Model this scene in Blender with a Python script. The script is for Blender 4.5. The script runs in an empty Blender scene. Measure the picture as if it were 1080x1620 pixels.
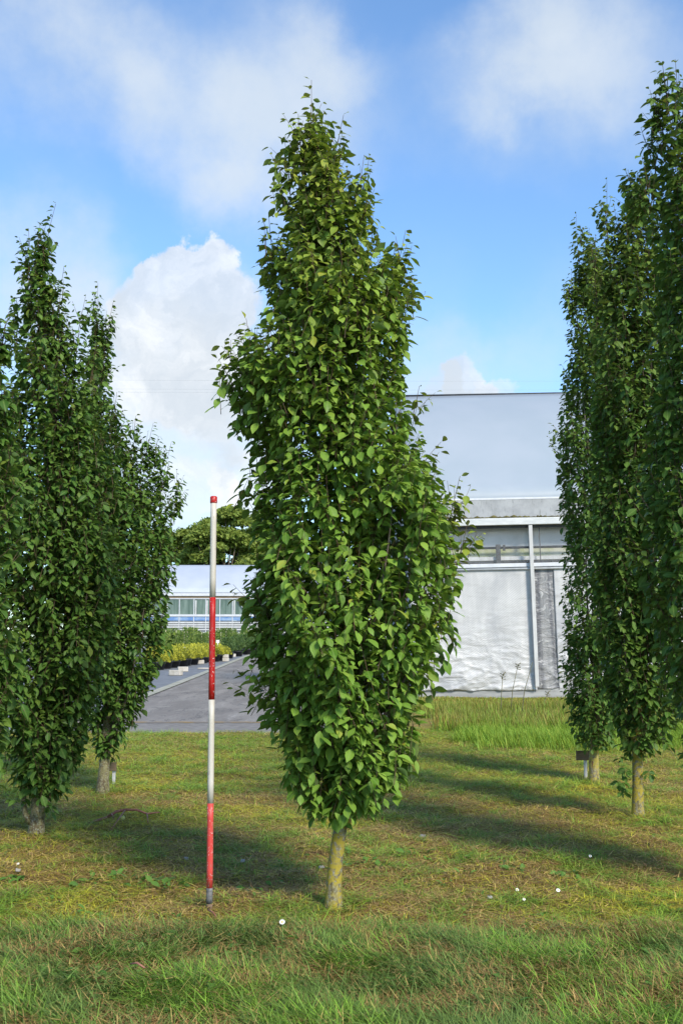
import bpy, math, random
import numpy as np
from mathutils import Vector

random.seed(7)
rng = np.random.default_rng(11)
R = math.radians
scene = bpy.context.scene
col = scene.collection

# ---------------------------------------------------------------- camera
FPX, CX, CY = 1700.0, 540.0, 810.0
PITCH, EYE = R(7.01), 1.30
cam_d = bpy.data.cameras.new('camera')
cam_d.sensor_fit = 'HORIZONTAL'
cam_d.sensor_width = 24.0
cam_d.lens = FPX / 1080.0 * 24.0
cam_d.clip_start, cam_d.clip_end = 0.05, 5000
cam = bpy.data.objects.new('camera', cam_d)
col.objects.link(cam)
cam.location = (0, 0, EYE)
cam.rotation_euler = (R(90) + PITCH, 0, 0)
scene.camera = cam

# ---------------------------------------------------------------- exposure
scene.view_settings.view_transform = 'Standard'
scene.view_settings.look = 'None'
scene.view_settings.gamma = 1.0
scene.view_settings.exposure = 1.1
try:
    scene.view_settings.use_curve_mapping = False
except Exception:
    pass

# ---------------------------------------------------------------- sun
SUN_EL, SUN_AZ = R(39), R(147)          # azimuth from +Y towards +X
sdir = Vector((math.sin(SUN_AZ) * math.cos(SUN_EL), math.cos(SUN_AZ) * math.cos(SUN_EL), math.sin(SUN_EL)))
sun_d = bpy.data.lights.new('sun', 'SUN')
sun_d.energy = 2.55
sun_d.angle = R(12)
sun_d.color = (1.0, 0.93, 0.82)
sun = bpy.data.objects.new('sun', sun_d)
col.objects.link(sun)
sun.rotation_euler = (-sdir).to_track_quat('-Z', 'Y').to_euler()
sun.location = (10, -10, 15)

# ---------------------------------------------------------------- pixel helpers (set-out only)
def ray(px, py):
    u, v = (px - CX) / FPX, (CY - py) / FPX
    c, s = math.cos(PITCH), math.sin(PITCH)
    return Vector((u, c - s * v, s + c * v))

def gz(y):
    t = max(0.0, y - 22.0)
    return 0.013 * t * t / (t + 6.0)

def at(px, py, Y):
    d = ray(px, py)
    return Vector((0, 0, EYE)) + d * (Y / d.y)

def gnd(px, py):
    d = ray(px, py)
    t = EYE / max(1e-4, -d.z) if d.z < 0 else 200
    lo, hi = 0.5, 400.0
    for _ in range(60):
        m = (lo + hi) / 2
        if EYE + d.z * m / d.y > gz(m): lo = m
        else: hi = m
    return at(px, py, lo)

# ---------------------------------------------------------------- node helpers
class NT:
    def __init__(self, tree):
        self.t = tree; tree.nodes.clear()
    def n(self, kind, **kw):
        nd = self.t.nodes.new(kind)
        for k, v in kw.items(): setattr(nd, k, v)
        return nd
    def set(self, sock, v):
        if v is None: return
        if isinstance(v, bpy.types.NodeSocket): self.t.links.new(v, sock)
        elif hasattr(sock, 'default_value'):
            if isinstance(v, (tuple, list, Vector)) and len(v) == 3 and sock.type == 'RGBA': v = (*v, 1)
            sock.default_value = v
    def math(self, op, a, b=None, c=None, clamp=False):
        nd = self.n('ShaderNodeMath', operation=op, use_clamp=clamp)
        self.set(nd.inputs[0], a); self.set(nd.inputs[1], b); self.set(nd.inputs[2], c)
        return nd.outputs[0]
    def vmath(self, op, a, b=None, scale=None):
        nd = self.n('ShaderNodeVectorMath', operation=op)
        self.set(nd.inputs[0], a); self.set(nd.inputs[1], b)
        if scale is not None: self.set(nd.inputs['Scale'], scale)
        return nd.outputs['Value'] if op in ('DOT_PRODUCT', 'LENGTH') else nd.outputs[0]
    def noise(self, vec, scale, detail=4, rough=0.55, dist=0.0, color=False):
        nd = self.n('ShaderNodeTexNoise')
        self.set(nd.inputs['Vector'], vec); nd.inputs['Scale'].default_value = scale
        nd.inputs['Detail'].default_value = detail; nd.inputs['Roughness'].default_value = rough
        nd.inputs['Distortion'].default_value = dist
        return nd.outputs['Color' if color else 'Fac']
    def smooth(self, v, a, b, o0=0.0, o1=1.0):
        nd = self.n('ShaderNodeMapRange', interpolation_type='SMOOTHSTEP')
        self.set(nd.inputs[0], v); self.set(nd.inputs[1], a); self.set(nd.inputs[2], b)
        self.set(nd.inputs[3], o0); self.set(nd.inputs[4], o1)
        return nd.outputs[0]
    def mix(self, f, a, b, blend='MIX'):
        nd = self.n('ShaderNodeMix', data_type='RGBA', blend_type=blend)
        self.set(nd.inputs[0], f); self.set(nd.inputs[6], a); self.set(nd.inputs[7], b)
        return nd.outputs[2]
    def scalev(self, vec, s):
        nd = self.n('ShaderNodeMapping'); self.set(nd.inputs[0], vec); nd.inputs['Scale'].default_value = s
        return nd.outputs[0]
    def bump(self, h, strength=0.3, dist=0.01):
        nd = self.n('ShaderNodeBump'); self.set(nd.inputs['Height'], h)
        nd.inputs['Strength'].default_value = strength; nd.inputs['Distance'].default_value = dist
        return nd.outputs[0]
    def principled(self, color, rough=0.6, normal=None, metal=0.0, spec=0.5):
        nd = self.n('ShaderNodeBsdfPrincipled')
        self.set(nd.inputs['Base Color'], color); self.set(nd.inputs['Roughness'], rough)
        nd.inputs['Metallic'].default_value = metal
        nd.inputs['Specular IOR Level'].default_value = spec
        if normal is not None: self.set(nd.inputs['Normal'], normal)
        return nd
    def mixsh(self, f, a, b):
        nd = self.n('ShaderNodeMixShader'); self.set(nd.inputs[0], f)
        self.t.links.new(a, nd.inputs[1]); self.t.links.new(b, nd.inputs[2])
        return nd.outputs[0]
    def out(self, sh):
        o = self.n('ShaderNodeOutputMaterial'); self.t.links.new(sh, o.inputs[0])

def new_mat(name):
    m = bpy.data.materials.new(name); m.use_nodes = True
    return m, NT(m.node_tree)

# ---------------------------------------------------------------- sky and clouds
SKY_STRENGTH = 0.15
world = bpy.data.worlds.new('World'); scene.world = world; world.use_nodes = True
w = NT(world.node_tree)
sky = w.n('ShaderNodeTexSky', sky_type='NISHITA')
sky.sun_disc = False
sky.sun_elevation, sky.sun_rotation = SUN_EL, SUN_AZ
sky.air_density, sky.dust_density, sky.ozone_density = 1.0, 0.3, 2.0
dirv = w.n('ShaderNodeTexCoord').outputs['Generated']
warp = w.vmath('SUBTRACT', w.noise(dirv, 5.0, 6, 0.6, color=True), (0.5, 0.5, 0.5))
dsoft = w.vmath('NORMALIZE', w.vmath('ADD', dirv, w.vmath('SCALE', warp, scale=0.16)))
warp2 = w.vmath('SUBTRACT', w.noise(dirv, 14.0, 7, 0.62, color=True), (0.5, 0.5, 0.5))
dcum = w.vmath('NORMALIZE', w.vmath('ADD', dirv, w.vmath('SCALE', warp2, scale=0.085)))

def blob(dv, px, py, rpx, amp, inner=0.05):
    c = ray(px, py).normalized()
    ro, ri = rpx / FPX, rpx * inner / FPX
    m = w.smooth(w.vmath('DOT_PRODUCT', dv, tuple(c)), math.cos(ro), math.cos(ri))
    return w.math('MULTIPLY', m, amp)

def total(lst):
    s = lst[0]
    for x in lst[1:]: s = w.math('ADD', s, x)
    return s
SOFT = [(380, 150, 230, .75), (300, 210, 150, .45), (500, 210, 190, .45), (600, 190, 160, .28), (400, 300, 170, .35),
        (50, 30, 220, .75), (150, 0, 160, .3), (810, 100, 140, .45), (910, 60, 180, .4), (720, 160, 180, .3), (1030, 40, 240, .4),
        (1000, 200, 200, .35), (880, 180, 190, .3), (20, 430, 190, .75), (90, 400, 150, .35), (690, 430, 110, .3), (120, 160, 150, .25),
        (300, 640, 260, .8), (200, 560, 200, .5), (380, 520, 170, .5), (330, 770, 220, .7), (740, 620, 190, .4), (60, 700, 300, .7),
        (900, 500, 130, .22), (570, 60, 120, .25), (900, 700, 300, .35), (560, 700, 300, .5), (680, 560, 120, .3)]
CUM = [(322, 415, 52, 1.0), (285, 450, 62, 1.0), (250, 500, 85, 1.), (320, 490, 85, 1.), (220, 560, 100, .6), (300, 570, 110, .6),
       (370, 470, 70, .4), (260, 660, 110, .45), (360, 640, 100, .45), (370, 760, 70, .6), (300, 800, 80, .6), (735, 622, 50, .8),
       (785, 630, 40, .6), (700, 630, 45, .6)]
soft = w.math('MULTIPLY', total([blob(dsoft, *b) for b in SOFT]),
              w.smooth(w.noise(dirv, 9.0, 7, 0.6), 0.25, 0.7, 0.62, 1.15))
back = w.smooth(w.noise(w.scalev(dirv, (1, 1, 1.8)), 2.6, 7, 0.55), 0.42, 0.66, 0.0, 0.9)  # unseen clouds behind the camera, added for fuller ambient light
back = w.math('MULTIPLY', back, w.smooth(w.vmath('DOT_PRODUCT', dirv, (0, 1, 0)), 0.82, 0.55))
soft = w.math('ADD', soft, back)
softm = w.smooth(soft, 0.1, 1.7, 0.02, 0.8)
cum = w.smooth(total([blob(dcum, *b, 0.55) for b in CUM]), 0.25, 1.0)
ctex = w.noise(dcum, 11.0, 8, 0.6)
skyc = w.mix(1.0, sky.outputs[0], (.58, .73, .83), 'MULTIPLY')
c_soft = w.mix(ctex, (2.1, 2.4, 2.68), (2.75, 2.92, 3.05))
c_cum = w.mix(w.smooth(ctex, 0.4, 0.72), (2.25, 2.42, 2.6), (3.75, 3.75, 3.72))
cl = w.mix(softm, skyc, c_soft)
cl = w.mix(w.math('MULTIPLY', cum, 0.8), cl, c_cum)
bg = w.n('ShaderNodeBackground'); w.set(bg.inputs[0], cl); bg.inputs[1].default_value = SKY_STRENGTH
wo = w.n('ShaderNodeOutputWorld'); w.t.links.new(bg.outputs[0], wo.inputs[0])

# ---------------------------------------------------------------- object helpers
def tag(o, label=None, cat=None, group=None, kind=None):
    if label: o['label'] = label
    if cat: o['category'] = cat
    if group: o['group'] = group
    if kind: o['kind'] = kind
    return o

def empty(name, loc=(0, 0, 0), rot=(0, 0, 0)):
    o = bpy.data.objects.new(name, None); col.objects.link(o)
    o.location = loc; o.rotation_euler = rot; o.empty_display_size = 0.1
    return o

def np_mesh(name, verts, faces_list, mats, parent=None, attrs=None, midx=None, smooth=True):
    """faces_list: list of int arrays (n,k)"""
    me = bpy.data.meshes.new(name)
    verts = np.asarray(verts, np.float32)
    me.vertices.add(len(verts)); me.vertices.foreach_set('co', verts.ravel())
    faces_list = [np.asarray(f, np.int32) for f in faces_list if len(f)]
    loops = np.concatenate([f.ravel() for f in faces_list])
    sizes = np.concatenate([np.full(len(f), f.shape[1], np.int32) for f in faces_list])
    starts = np.concatenate([[0], np.cumsum(sizes)[:-1]]).astype(np.int32)
    me.loops.add(len(loops)); me.loops.foreach_set('vertex_index', loops.astype(np.int32))
    me.polygons.add(len(sizes)); me.polygons.foreach_set('loop_start', starts)
    if midx is not None: me.polygons.foreach_set('material_index', np.concatenate([np.asarray(m, np.int32) for m in midx if len(m)]))
    me.polygons.foreach_set('use_smooth', np.full(len(sizes), smooth, bool))
    for m in mats: me.materials.append(m)
    for k, v in (attrs or {}).items():
        a = me.attributes.new(k, 'FLOAT_VECTOR', 'POINT')
        a.data.foreach_set('vector', np.asarray(v, np.float32).ravel())
    me.update(calc_edges=True)
    o = bpy.data.objects.new(name, me); col.objects.link(o)
    if parent: o.parent = parent
    return o

class MB:
    def __init__(self): self.v = []; self.f = []
    def box(self, lo, hi, bev=0.0):
        x0, y0, z0 = lo; x1, y1, z1 = hi; b = len(self.v)
        self.v += [(x0,y0,z0),(x1,y0,z0),(x1,y1,z0),(x0,y1,z0),(x0,y0,z1),(x1,y0,z1),(x1,y1,z1),(x0,y1,z1)]
        self.f += [tuple(b+i for i in q) for q in ((3,2,1,0),(4,5,6,7),(0,1,5,4),(1,2,6,5),(2,3,7,6),(3,0,4,7))]
        return self
    def poly(self, pts):
        b = len(self.v); self.v += [tuple(p) for p in pts]; self.f.append(tuple(range(b, b+len(pts)))); return self
    def tube(self, pts, radii, sides=8, caps=True, wob=0.0):
        b = len(self.v); n = len(pts); pts = [Vector(p) for p in pts]
        t0 = (pts[1]-pts[0]).normalized()
        ref = Vector((1,0,0)) if abs(t0.x) < 0.8 else Vector((0,1,0))
        for i, p in enumerate(pts):
            t = (pts[min(i+1,n-1)] - pts[max(i-1,0)]).normalized()
            u = (ref - t*ref.dot(t)).normalized(); v = t.cross(u)
            for k in range(sides):
                a = 2*math.pi*k/sides
                r = radii[i]*(1+wob*random.uniform(-1,1))
                self.v.append(tuple(p + u*(math.cos(a)*r) + v*(math.sin(a)*r)))
        for i in range(n-1):
            for k in range(sides):
                k2 = (k+1) % sides
                self.f.append((b+i*sides+k, b+i*sides+k2, b+(i+1)*sides+k2, b+(i+1)*sides+k))
        if caps:
            self.f.append(tuple(b+k for k in reversed(range(sides))))
            self.f.append(tuple(b+(n-1)*sides+k for k in range(sides)))
        return self
    def build(self, name, mats, parent=None, smooth=False, bevel=0.0):
        me = bpy.data.meshes.new(name); me.from_pydata(self.v, [], self.f)
        for m in (mats if isinstance(mats, (list, tuple)) else [mats]): me.materials.append(m)
        if smooth: me.polygons.foreach_set('use_smooth', [True]*len(me.polygons))
        me.update()
        o = bpy.data.objects.new(name, me); col.objects.link(o)
        if parent: o.parent = parent
        if bevel:
            m = o.modifiers.new('bevel', 'BEVEL'); m.width = bevel; m.segments = 2
        return o

def hash2(ix, iy, seed):
    h = (ix.astype(np.int64)*374761393 + iy.astype(np.int64)*668265263 + seed*974711) & 0x7fffffff
    h = ((h ^ (h >> 13))*1274126177) & 0x7fffffff
    return ((h ^ (h >> 16)) & 0xffff)/65535.0

def vnoise(x, y, scale, seed=0, octaves=3):
    x = np.asarray(x, float)*scale; y = np.asarray(y, float)*scale
    out = 0; amp = 1; tot = 0
    for o in range(octaves):
        ix = np.floor(x); iy = np.floor(y); fx = x-ix; fy = y-iy
        fx = fx*fx*(3-2*fx); fy = fy*fy*(3-2*fy)
        ix = ix.astype(np.int64); iy = iy.astype(np.int64)
        a = hash2(ix, iy, seed+o); b = hash2(ix+1, iy, seed+o); c = hash2(ix, iy+1, seed+o); d = hash2(ix+1, iy+1, seed+o)
        out = out + amp*((a*(1-fx)+b*fx)*(1-fy) + (c*(1-fx)+d*fx)*fy); tot += amp
        amp *= 0.5; x = x*2.03; y = y*2.03
    return out/tot

def sstep(a, b, x):
    t = np.clip((x-a)/(b-a), 0, 1); return t*t*(3-2*t)

# ---------------------------------------------------------------- materials
def leaf_mat(name, dark, mid, young, trans, tfac=0.3, under=(.11, .17, .07)):
    m, n = new_mat(name)
    a = n.n('ShaderNodeAttribute', attribute_name='leaf'); sep = n.n('ShaderNodeSeparateXYZ'); n.set(sep.inputs[0], a.outputs['Vector'])
    rnd, age, u = sep.outputs[0], sep.outputs[1], sep.outputs[2]   # u: signed distance from midrib
    c = n.mix(rnd, dark, mid)
    c = n.mix(age, c, young)
    rib = n.smooth(n.math('ABSOLUTE', u), 0.0, 0.07, 0.5, 0.0)
    c = n.mix(rib, c, (.18, .26, .07))
    pos = n.n('ShaderNodeTexCoord').outputs['Object']
    c = n.mix(n.smooth(n.noise(pos, 55, 3), .35, .7, 0, .3), c, mid)
    geo = n.n('ShaderNodeNewGeometry')
    cf = n.mix(geo.outputs['Backfacing'], c, n.mix(0.6, c, under))
    p = n.principled(cf, n.mix(rnd, (.45,)*3, (.62,)*3), spec=0.2)
    tr = n.n('ShaderNodeBsdfTranslucent'); n.set(tr.inputs[0], n.mix(age, trans, (.34, .38, .05)))
    n.out(n.mixsh(tfac, p.outputs[0], tr.outputs[0]))
    return m

M = {}
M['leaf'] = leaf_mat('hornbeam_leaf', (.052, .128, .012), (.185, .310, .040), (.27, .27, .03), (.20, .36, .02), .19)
M['leaf_shaded'] = leaf_mat('hornbeam_leaf_shaded', (.026, .078, .012), (.082, .165, .024), (.19, .22, .03), (.12, .24, .025), 0.22)  # darker copy of the same leaf: shade on the side trees put into the colour

def bark_mat(name, base, dark, lichen, amount):
    m, n = new_mat(name)
    pos = n.n('ShaderNodeTexCoord').outputs['Object']
    st = n.scalev(pos, (1, 1, .35))
    c = n.mix(n.smooth(n.noise(st, 60, 5), .35, .7), dark, base)
    c = n.mix(n.smooth(n.noise(pos, 90, 4), .5, .62, 0, .6), c, (.30, .31, .25))
    l = n.math('MULTIPLY', n.smooth(n.noise(pos, 34, 6, .65), .41, .53), n.smooth(n.noise(pos, 11, 4), .26, .5))
    c = n.mix(n.math('MULTIPLY', l, amount), c, lichen)
    p = n.principled(c, .85, n.bump(n.noise(st, 120, 5), .5, .006), spec=.2)
    n.out(p.outputs[0]); return m
M['bark'] = bark_mat('lichen_bark', (.21, .185, .12), (.10, .085, .05), (.31, .245, .03), .95)
M['bark_grey'] = bark_mat('grey_bark', (.155, .12, .072), (.07, .052, .030), (.27, .26, .11), .4)
M['bark_scar'] = bark_mat('scarred_bark', (.24, .21, .14), (.11, .085, .05), (.34, .28, .045), .8)

def plain(name, c1, c2, scale=20, rough=.6, metal=0., bump=0.0, spec=.5, stretch=(1, 1, 1), lo=.35, hi=.65):
    m, n = new_mat(name)
    pos = n.scalev(n.n('ShaderNodeTexCoord').outputs['Object'], stretch)
    f = n.noise(pos, scale, 6, .6)
    c = n.mix(n.smooth(f, lo, hi), c1, c2)
    nm = n.bump(f, bump, .01) if bump else None
    n.out(n.principled(c, rough, nm, metal, spec).outputs[0]); return m
M['twig'] = plain('twig_bark', (.060, .040, .022), (.12, .075, .038), 40, .8)
M['limb'] = plain('limb_bark', (.07, .055, .04), (.15, .12, .085), 30, .85)

def grass_mat():
    m, n = new_mat('grass_blade')
    a = n.n('ShaderNodeAttribute', attribute_name='tint').outputs['Vector']
    p = n.principled(a, .55, spec=.3)
    tr = n.n('ShaderNodeBsdfTranslucent'); n.set(tr.inputs[0], a)
    n.out(n.mixsh(.28, p.outputs[0], tr.outputs[0])); return m
M['grass'] = grass_mat()

def soil_mat():
    m, n = new_mat('lawn_thatch')
    pos = n.n('ShaderNodeTexCoord').outputs['Object']
    c = n.mix(n.smooth(n.noise(pos, 1.1, 5), .35, .65), (.24, .20, .035), (.29, .19, .058))
    c = n.mix(n.smooth(n.noise(pos, 7, 6, .65), .45, .65), c, (.12, .15, .035))
    c = n.mix(n.smooth(n.noise(pos, 60, 5, .7), .5, .7), c, (.30, .24, .11))
    c = n.mix(n.smooth(n.noise(pos, 2.3, 5), .62, .72, 0, .8), c, (.13, .085, .05))
    n.out(n.principled(c, .95, n.bump(n.noise(pos, 45, 6, .7), .9, .03), spec=.1).outputs[0]); return m
M['lawn'] = soil_mat()
M['ground'] = plain('field_soil', (.10, .12, .04), (.15, .14, .07), 1.5, .95)

def road_mat():
    m, n = new_mat('worn_asphalt')
    pos = n.n('ShaderNodeTexCoord').outputs['Object']
    pl = n.scalev(pos, (1, .22, 1))
    c = n.mix(n.smooth(n.noise(pl, 1.6, 7, .65), .35, .68), (.165, .145, .125), (.25, .225, .195))
    c = n.mix(n.smooth(n.noise(n.scalev(pos, (1, .3, 1)), 26, 6, .8), .45, .7, 0, .7), c, (.13, .12, .115))
    c = n.mix(n.smooth(n.noise(n.scalev(pos, (1, .2, 1)), 2.6, 7, .72), .58, .68, 0, .7), c, (.33, .31, .28))
    c = n.mix(n.smooth(n.noise(pl, 1.3, 8, .75, 1.0), .56, .66, 0, .65), c, (.10, .09, .082))
    c = n.mix(n.smooth(n.math('ABSOLUTE', n.math('SUBTRACT', n.noise(pl, .8, 5, .6), .5)), .0, .008, .7, 0), c, (.07, .065, .06))
    n.out(n.principled(c, .85, n.bump(n.noise(pos, 90, 4), .4, .006), spec=.3).outputs[0]); return m
M['road'] = road_mat()
M['slab'] = plain('front_slab', (.14, .125, .11), (.21, .19, .165), 6, .9, bump=.3)
M['moss'] = plain('moss_joint', (.17, .145, .12), (.25, .16, .05), 3.2, .95, bump=.5, lo=.48, hi=.6)
M['kerb'] = plain('concrete_edging', (.24, .24, .17), (.36, .34, .28), 3, .9, bump=.3)
M['cloth'] = plain('ground_cloth', (.12, .125, .135), (.17, .175, .185), 2, .8)
M['block'] = plain('concrete_block', (.36, .33, .27), (.50, .46, .40), 5, .9, bump=.3)
M['pot'] = plain('black_pot', (.014, .014, .016), (.03, .03, .034), 10, .55)
M['white_tag'] = plain('white_plastic', (.72, .72, .70), (.8, .8, .8), 8, .5)

# ---------------------------------------------------------------- ground, lawn, road
def lawn_z(x, y):
    x = np.asarray(x, float); y = np.asarray(y, float)
    return 0.05*(vnoise(x, y, .9, 3, 3)-.5) + 0.055*(vnoise(x, y, 3.6, 9, 3)-.5) + .012

def gz_np(y):
    t = np.maximum(0.0, y-22.0); return 0.013*t*t/(t+6.0)

def sheet(name, xs, ys, zf, mat, keep=None):
    X, Y = np.meshgrid(xs, ys); nx, ny = len(xs), len(ys)
    V = np.stack([X, Y, zf(X, Y)], -1).reshape(-1, 3)
    i = (np.arange(ny-1)[:, None]*nx + np.arange(nx-1)[None, :]).ravel()
    F = np.stack([i, i+1, i+nx+1, i+nx], 1)
    if keep is not None:
        cxm = (V[F[:, 0], 0]+V[F[:, 2], 0])/2; cym = (V[F[:, 0], 1]+V[F[:, 2], 1])/2
        F = F[keep(cxm, cym)]
        used, inv = np.unique(F, return_inverse=True); V = V[used]; F = inv.reshape(F.shape)
    return np_mesh(name, V, [F], [mat])

gx = np.array([-900, -300, -120, -60, -30, -15, -5, 0, 5, 15, 30, 60, 120, 300, 900.])
gy = np.array([-300, -60, -10, 0, 5, 10, 15, 20, 24, 28, 34, 42, 52, 65, 80, 100, 130, 180, 260, 400, 800, 1800.])
tag(sheet('ground', gx, gy, lambda x, y: gz_np(np.minimum(y, 260))-.06, M['ground']), 'flat dull green ground running out past the nursery', 'ground', kind='structure')

ROAD_Y0 = gnd(300, 1160).y
eL0, eL1 = gnd(260, 1091), gnd(394.6, 1037)
r0 = gnd(648, 1160)
def xl_road(y): return eL0.x + (eL1.x-eL0.x)*(y-eL0.y)/(eL1.y-eL0.y)
def xr_road(y): return r0.x + (eL1.x-eL0.x)/(eL1.y-eL0.y)*(y-ROAD_Y0)
def on_road(x, y): return (y > ROAD_Y0 + .25*(vnoise(x, y*0, 1.7, 5, 3)-.5)) & (x < xr_road(y)) 
def lawn_keep(x, y): return ~on_road(x, y)
tag(sheet('lawn', np.arange(-11, 15.01, .12), np.arange(-1.5, 26.6, .12), lawn_z, M['lawn'], lawn_keep),
    'mown patchy lawn the trees stand on', 'lawn', kind='structure')

def strip(name, fl, fr, ys, zoff, mat, label, cat, n=6):
    V = []
    for y in ys:
        a, b = fl(y), fr(y)
        for k in range(n): V.append((a+(b-a)*k/(n-1), y, gz(y)+zoff))
    i = (np.arange(len(ys)-1)[:, None]*n + np.arange(n-1)[None, :]).ravel()
    return tag(np_mesh(name, V, [np.stack([i, i+1, i+n+1, i+n], 1)], [mat]), label, cat, kind='structure')
ys_far = [ROAD_Y0-.4, 18, 20, 22, 24, 27, 30, 34, 38, 44, 50, 58, 66, 76, 90, 110]
strip('road', xl_road, xr_road, ys_far, -.03, M['road'], 'worn grey tarmac road running away past the plant beds', 'road')
jy = gnd(300, 1141).y
strip('road_apron', xl_road, xr_road, [ROAD_Y0-.4, ROAD_Y0+.8, jy-.12], -.024, M['slab'], 'darker strip of old tarmac at the edge of the lawn', 'road')
strip('moss_joint', xl_road, xr_road, [jy-.16, jy+.14], -.018, M['moss'], 'orange mossy joint crossing the road', 'joint')
strip('road_edging', lambda y: xl_road(y)-.28, lambda y: xl_road(y)-.0, ys_far, -.012, M['kerb'], 'narrow pale concrete edging along the left of the road', 'kerb', 3)
strip('ground_cloth', lambda y: xl_road(y)-16, lambda y: xl_road(y)-.28, ys_far, -.022, M['cloth'], 'blue-grey woven ground cloth under the potted plants', 'ground cloth')

# ---------------------------------------------------------------- leaves
TT = np.array([0, .10, .28, .48, .68, .86, 1.0])
WW = np.array([0, .085, .20, .268, .235, .105, 0])
tv = [(0, 0)]
for t, ww in list(zip(TT, WW))[1:-1]: tv += [(t, -ww), (t, 0), (t, ww)]
tv.append((1.0, 0)); tv = np.array(tv)
LQ, LT = [], [(0, 2, 1), (0, 3, 2)]
for s in range(4):
    b = 1+3*s
    LQ += [(b, b+1, b+4, b+3), (b+1, b+2, b+5, b+4)]
b = 13
LT += [(b, b+1, 16), (b+1, b+2, 16)]
LQ, LT = np.array(LQ), np.array(LT)

def leaf_arrays(P, D, N, S, rnd, age, fold=.35, curl=.2, width=1.0):
    n = len(P)
    D = D/np.linalg.norm(D, axis=1, keepdims=True)
    N = N-(N*D).sum(1, keepdims=True)*D; N /= np.maximum(1e-6, np.linalg.norm(N, axis=1, keepdims=True))
    W = np.cross(D, N)
    t, u = tv[:, 0], tv[:, 1]
    cu = curl*(rng.uniform(.2, 1.8, n))[:, None]; fo = fold*rng.uniform(0.1, 1.7, n)[:, None]
    wd = width*rng.uniform(.85, 1.15, n)[:, None]
    h = fo*np.abs(u)[None, :] - cu*(t**2)[None, :] + .05*np.sin(t*9)[None, :]*np.sign(u)[None, :]*rng.uniform(-.6, .6, n)[:, None]
    V = P[:, None, :] + S[:, None, None]*(t[None, :, None]*D[:, None, :] + (u[None, :]*wd)[:, :, None]*W[:, None, :] + h[:, :, None]*N[:, None, :])
    k = len(tv); off = (np.arange(n)*k)[:, None, None]
    A = np.stack([np.repeat(rnd[:, None], k, 1), np.repeat(age[:, None], k, 1), np.repeat(u[None, :], n, 0)], -1)
    return V.reshape(-1, 3), (LQ[None]+off).reshape(-1, 4), (LT[None]+off).reshape(-1, 3), A.reshape(-1, 3)

def unit(v):
    return v/max(1e-9, np.linalg.norm(v))

class Foliage:
    def __init__(self):
        self.P, self.D, self.N, self.S, self.r, self.a = [], [], [], [], [], []
        self.tw = []
    def twig(self, p0, u0, L, outv, size, yellow=0.0, spacing=.026, rad=.0022, bend=.25, hang=1.0, tip=1.0):
        ns = 4
        up = np.array([0, 0, 1.0])
        pts = [p0]; d = u0.copy()
        for k in range(ns):
            d = unit(d + up*bend/ns + rng.normal(0, .05, 3)); pts.append(pts[-1]+d*L/ns)
        pts = np.array(pts); self.tw.append((pts, rad))
        n = max(3, int(L/spacing)); s = np.linspace(.1, 1.0, n)
        seg = s*ns; i = np.minimum(seg.astype(int), ns-1); f = (seg-i)[:, None]
        pos = pts[i]*(1-f)+pts[i+1]*f
        ph0 = math.atan2(outv[1], outv[0]) + rng.normal(0, .45)
        side = np.where(np.arange(n) % 2 == 0, 1, -1)
        az = ph0 + side*rng.uniform(.35, 1.45, n) + rng.normal(0, .3, n)
        tipf = np.clip((s-.62)/.38, 0, 1)*tip
        hangd = rng.random(n) < .48
        droop = (np.where(hangd, rng.normal(R(42), R(15), n), rng.normal(R(14), R(17), n))*hang)*(1-tipf) + rng.normal(R(0), R(20), n)*tipf
        h = np.stack([np.cos(az), np.sin(az), np.zeros(n)], 1)
        cd, sd = np.cos(droop)[:, None], np.sin(droop)[:, None]
        D = h*cd - up*sd
        N = h*sd + up*cd
        N = N + rng.normal(0, .36, (n, 3))
        S = size*rng.uniform(.58, 1.22, n)*(1-.36*tipf)
        self.P.append(pos + h*.008); self.D.append(D); self.N.append(N); self.S.append(S)
        self.r.append(np.clip(rng.normal(.5, .32, n), 0, 1)); self.a.append(np.clip(yellow + (rng.random(n) < .018)*.7 + .45*tipf*rng.uniform(0, 1, n) + rng.normal(0, .07, n), 0, 1))
    def build(self, name, parent, lm, sides=3):
        P, D, N, S, r, a = [np.concatenate(x) for x in (self.P, self.D, self.N, self.S, self.r, self.a)]
        V, Q, T, A = leaf_arrays(P, D, N, S, r, a)
        # twigs as thin three-sided tubes
        tp = np.array([t[0] for t in self.tw]); tr = np.array([t[1] for t in self.tw]); n, k, _ = tp.shape
        ang = np.arange(3)*2*math.pi/3
        ring = np.stack([np.cos(ang), np.sin(ang), np.zeros(3)], 1)
        taper = np.linspace(1, .45, k)
        TV = tp[:, :, None, :] + ring[None, None]*(tr[:, None, None, None]*taper[None, :, None, None])
        TV = TV.reshape(-1, 3); b0 = len(V); fq = []
        for s in range(k-1):
            for j in range(3):
                j2 = (j+1) % 3; fq.append((s*3+j, s*3+j2, (s+1)*3+j2, (s+1)*3+j))
        TQ = (np.array(fq)[None]+(np.arange(n)*k*3)[:, None, None]).reshape(-1, 4)+b0
        A2 = np.zeros((len(TV), 3))
        return np_mesh(name, np.concatenate([V, TV]), [Q, T, TQ], [lm, M['twig']], parent,
                       {'leaf': np.concatenate([A, A2])}, [np.zeros(len(Q)), np.zeros(len(T)), np.ones(len(TQ))])

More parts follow.
